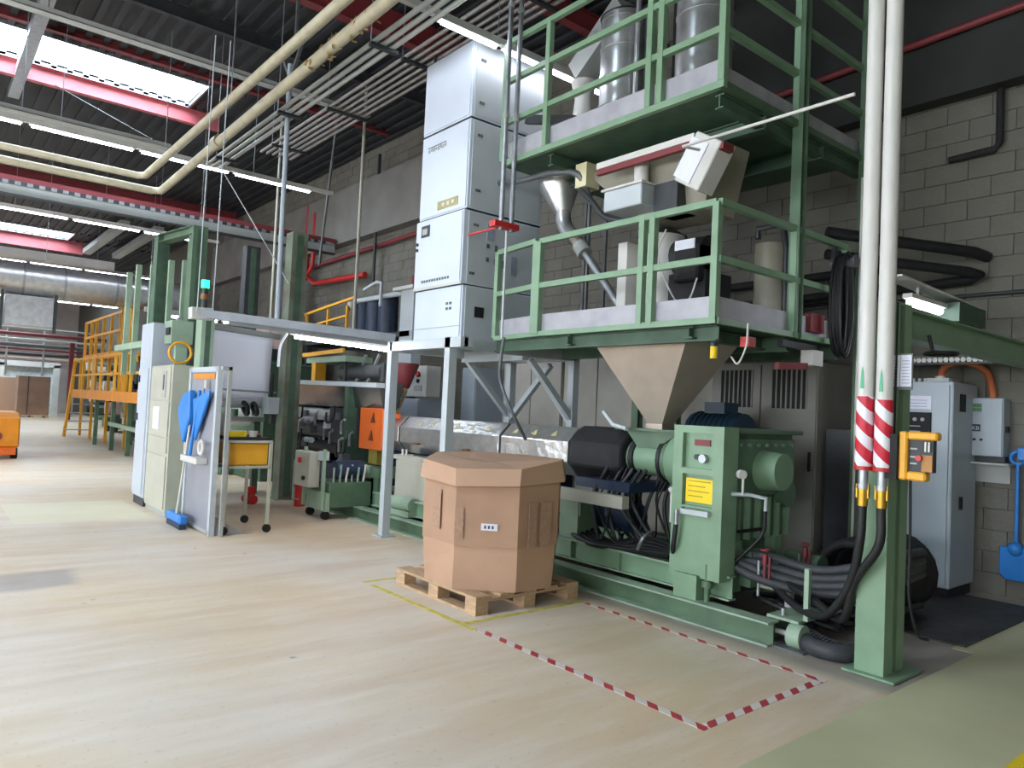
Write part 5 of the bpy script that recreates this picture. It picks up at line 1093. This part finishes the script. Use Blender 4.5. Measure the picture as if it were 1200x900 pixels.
obj('red_pillar', B(-44.1, -43.9, 6.25, 6.45, 0, 4.0), RED, None, 'dark red steel pillar at the far end beside the cartons', 'pillar')
t = thing('pipe_rack', 'rack of dark and pale pipes crossing the hall at the far end', 'pipes', (-45, 2, 3.2))
for k, (z, r, m_) in enumerate(((3.1, .05, OFFW), (3.3, .08, DGREY), (3.55, .05, RED), (3.75, .1, MGREY), (4.05, .05, OFFW), (4.3, .09, RED), (4.6, .05, GREY))): obj('pipe', MB().cyl((-45+k*.1, -6, z), (-45+k*.1, 8, z), r), m_, t)
for y in (1.5, 2.2, 3.6, 5.2): obj('drop_pipe', MB().cyl((-44.8, y, 2.2), (-44.8, y, 5), .05), GREYL, t)
obj('pink_band', B(X0+.005, X0+.05, 0, 8.3, 3.3, 3.9), mat('pinkish_brick', 'c8a29c', .8, 0, .1, 2), None, 'pinkish brick band across the far end wall', 'wall panel')
# ================================================================== back mezzanine and wall services at left
t = thing('back_mezzanine', 'small steel mezzanine with yellow rail at the back wall left of the tower', 'platform', (-13.5, 7, 2.9))
obj('deck', B(-16.2, -11.4, 6.9, 8.25, 2.85, 2.95), DGREY, t)
for x in (-16.1, -11.5): obj('leg', B(x-.06, x+.06, 7.0, 7.12, 0, 2.85), DGREY, t)
obj('yellow_rail', MB().bar((-16.2, 6.9, 3.55), (-13.6, 6.9, 3.75), .05), YEL, t); obj('yellow_rail', MB().bar((-16.2, 6.9, 3.25), (-13.9, 6.9, 3.4), .04), YEL, t)
for x in (-15.9, -14.8, -13.9): obj('rail_post', MB().bar((x, 6.9, 2.95), (x, 6.9, 3.6), .05), YEL, t)
t = thing('pump_set', 'navy pump set with white pipes standing on the back mezzanine', 'pump', (-13, 7.3, 2.95))
for k in range(3): obj('motor', MB().cyl((-13.9+k*.5, 7.3, 2.95), (-13.9+k*.5, 7.3, 3.75), .2, n=14), NAVY, t)
obj('header', MB().cyl((-14.1, 7.1, 3.72), (-11.7, 7.1, 3.72), .05), GREYL, t); obj('valve_white', MB().cyl((-13.95, 7.0, 3.5), (-13.95, 7.0, 3.72), .07), OFFW, t)
obj('vessel', MB().cyl((-12.5, 7.5, 2.95), (-12.5, 7.5, 3.6), .14), GREYC, t); obj('vessel', MB().cyl((-12.1, 7.5, 2.95), (-12.1, 7.5, 3.6), .14), GREYC, t)
obj('arch_pipe', MB().tube([(-13.4, 7.0, 3.9), (-12.9, 7.0, 4.0), (-12.7, 7.0, 3.98), (-12.7, 7.0, 3.5)], .035), GREYL, t)
obj('red_tank', MB().cyl((-12.5, 7.9, 3.6), (-12.5, 7.9, 4.2), .3, n=18), RED, t); obj('fan', MB().cyl((-12.5, 7.85, 4.2), (-12.5, 7.85, 4.35), .2), BLACK, t)
t = thing('white_stand', 'pale square pedestal between mezzanine and white tower', 'stand', (-11.2, 7, 2.3))
obj('pedestal_post', B(-11.75, -11.3, 6.9, 7.1, 2.3, 3.7), GREYL, t); obj('pedestal_top', B(-11.9, -11.2, 6.8, 7.2, 3.7, 3.76), OFFW, t)
wp('red pipe along the wall below the concrete beam, left of the tower', [(-19.2, 8.2, 5.2), (-11, 8.2, 5.35)], .05, RED)
wp('red pipe dropping beside the far green column', [(-18.9, 8.1, 6.9), (-18.9, 8.1, 5.0), (-18.3, 8.1, 4.7), (-15.5, 8.1, 4.62)], .07, REDB)
wp('second red pipe dropping beside the far green column', [(-18.4, 8.05, 6.6), (-18.4, 8.05, 5.2), (-19.0, 8.05, 4.7)], .05, REDB)
wp('thin dark drop pipe on the wall left of the tower', [(-15.1, 8.1, 4.4), (-15.1, 8.1, 7.4)], .04, DGREY)
wp('thin dark drop pipe hugging the left side of the tower', [(-8.6, 5.4, 2.6), (-8.6, 5.4, 6.6)], .02, DGREY)
wp('grey slanting stay tube behind the long pole', [(-14.0, 6.5, 7.6), (-15.2, 6.8, 4.6)], .03, MGREY)

# ------------------------------------------------------------------ repeats of one kind share a group
GROUPS = {'lamp_strip': 'lamp strips hung across the hall', 'roof_beam': 'red roof beams', 'tie_beam': 'grey tie beams under the roof', 'cable_tray': 'cable trays under the roof',
 'lagged_pipe': 'beige lagged pipes turning the corner', 'conduit_bundle': 'conduit bundles under the roof', 'striped_floor_tape': 'red and white floor tape lines', 'yellow_floor_tape': 'yellow floor tape lines',
 'material_drum': 'silver drums on the upper platform', 'steel_strut': 'thin struts between the platforms', 'flexible_hose': 'flexible hoses below the upper platform', 'hanging_valves': 'valves under the lower platform',
 'platform_column': 'green columns of the platforms', 'suction_tube': 'striped suction tubes', 'slung_hose': 'grey hoses slung beside the gearbox', 'thin_pipe': 'thin pale upright pipes', 'wall_pipe': 'pipes on the back wall',
 'control_cabinet': 'electrical cabinets along the back wall', 'operator_cabinet': 'cabinets at the left machine', 'machine_column': 'machine columns on the left', 'hanging_pole': 'hanging poles and rods', 'hanging_rope': 'thin ropes from the roof',
 'stay_wire': 'stay wires', 'can': 'cans on the winder table', 'yellow_stage': 'yellow stages of the far machine', 'boxed_pallet': 'carton pallets at the far end'}
for o in list(C.objects):
    if not o.parent and o.get('label'):
        g = GROUPS.get(o.name.split('.')[0])
        if g: o['group'] = g
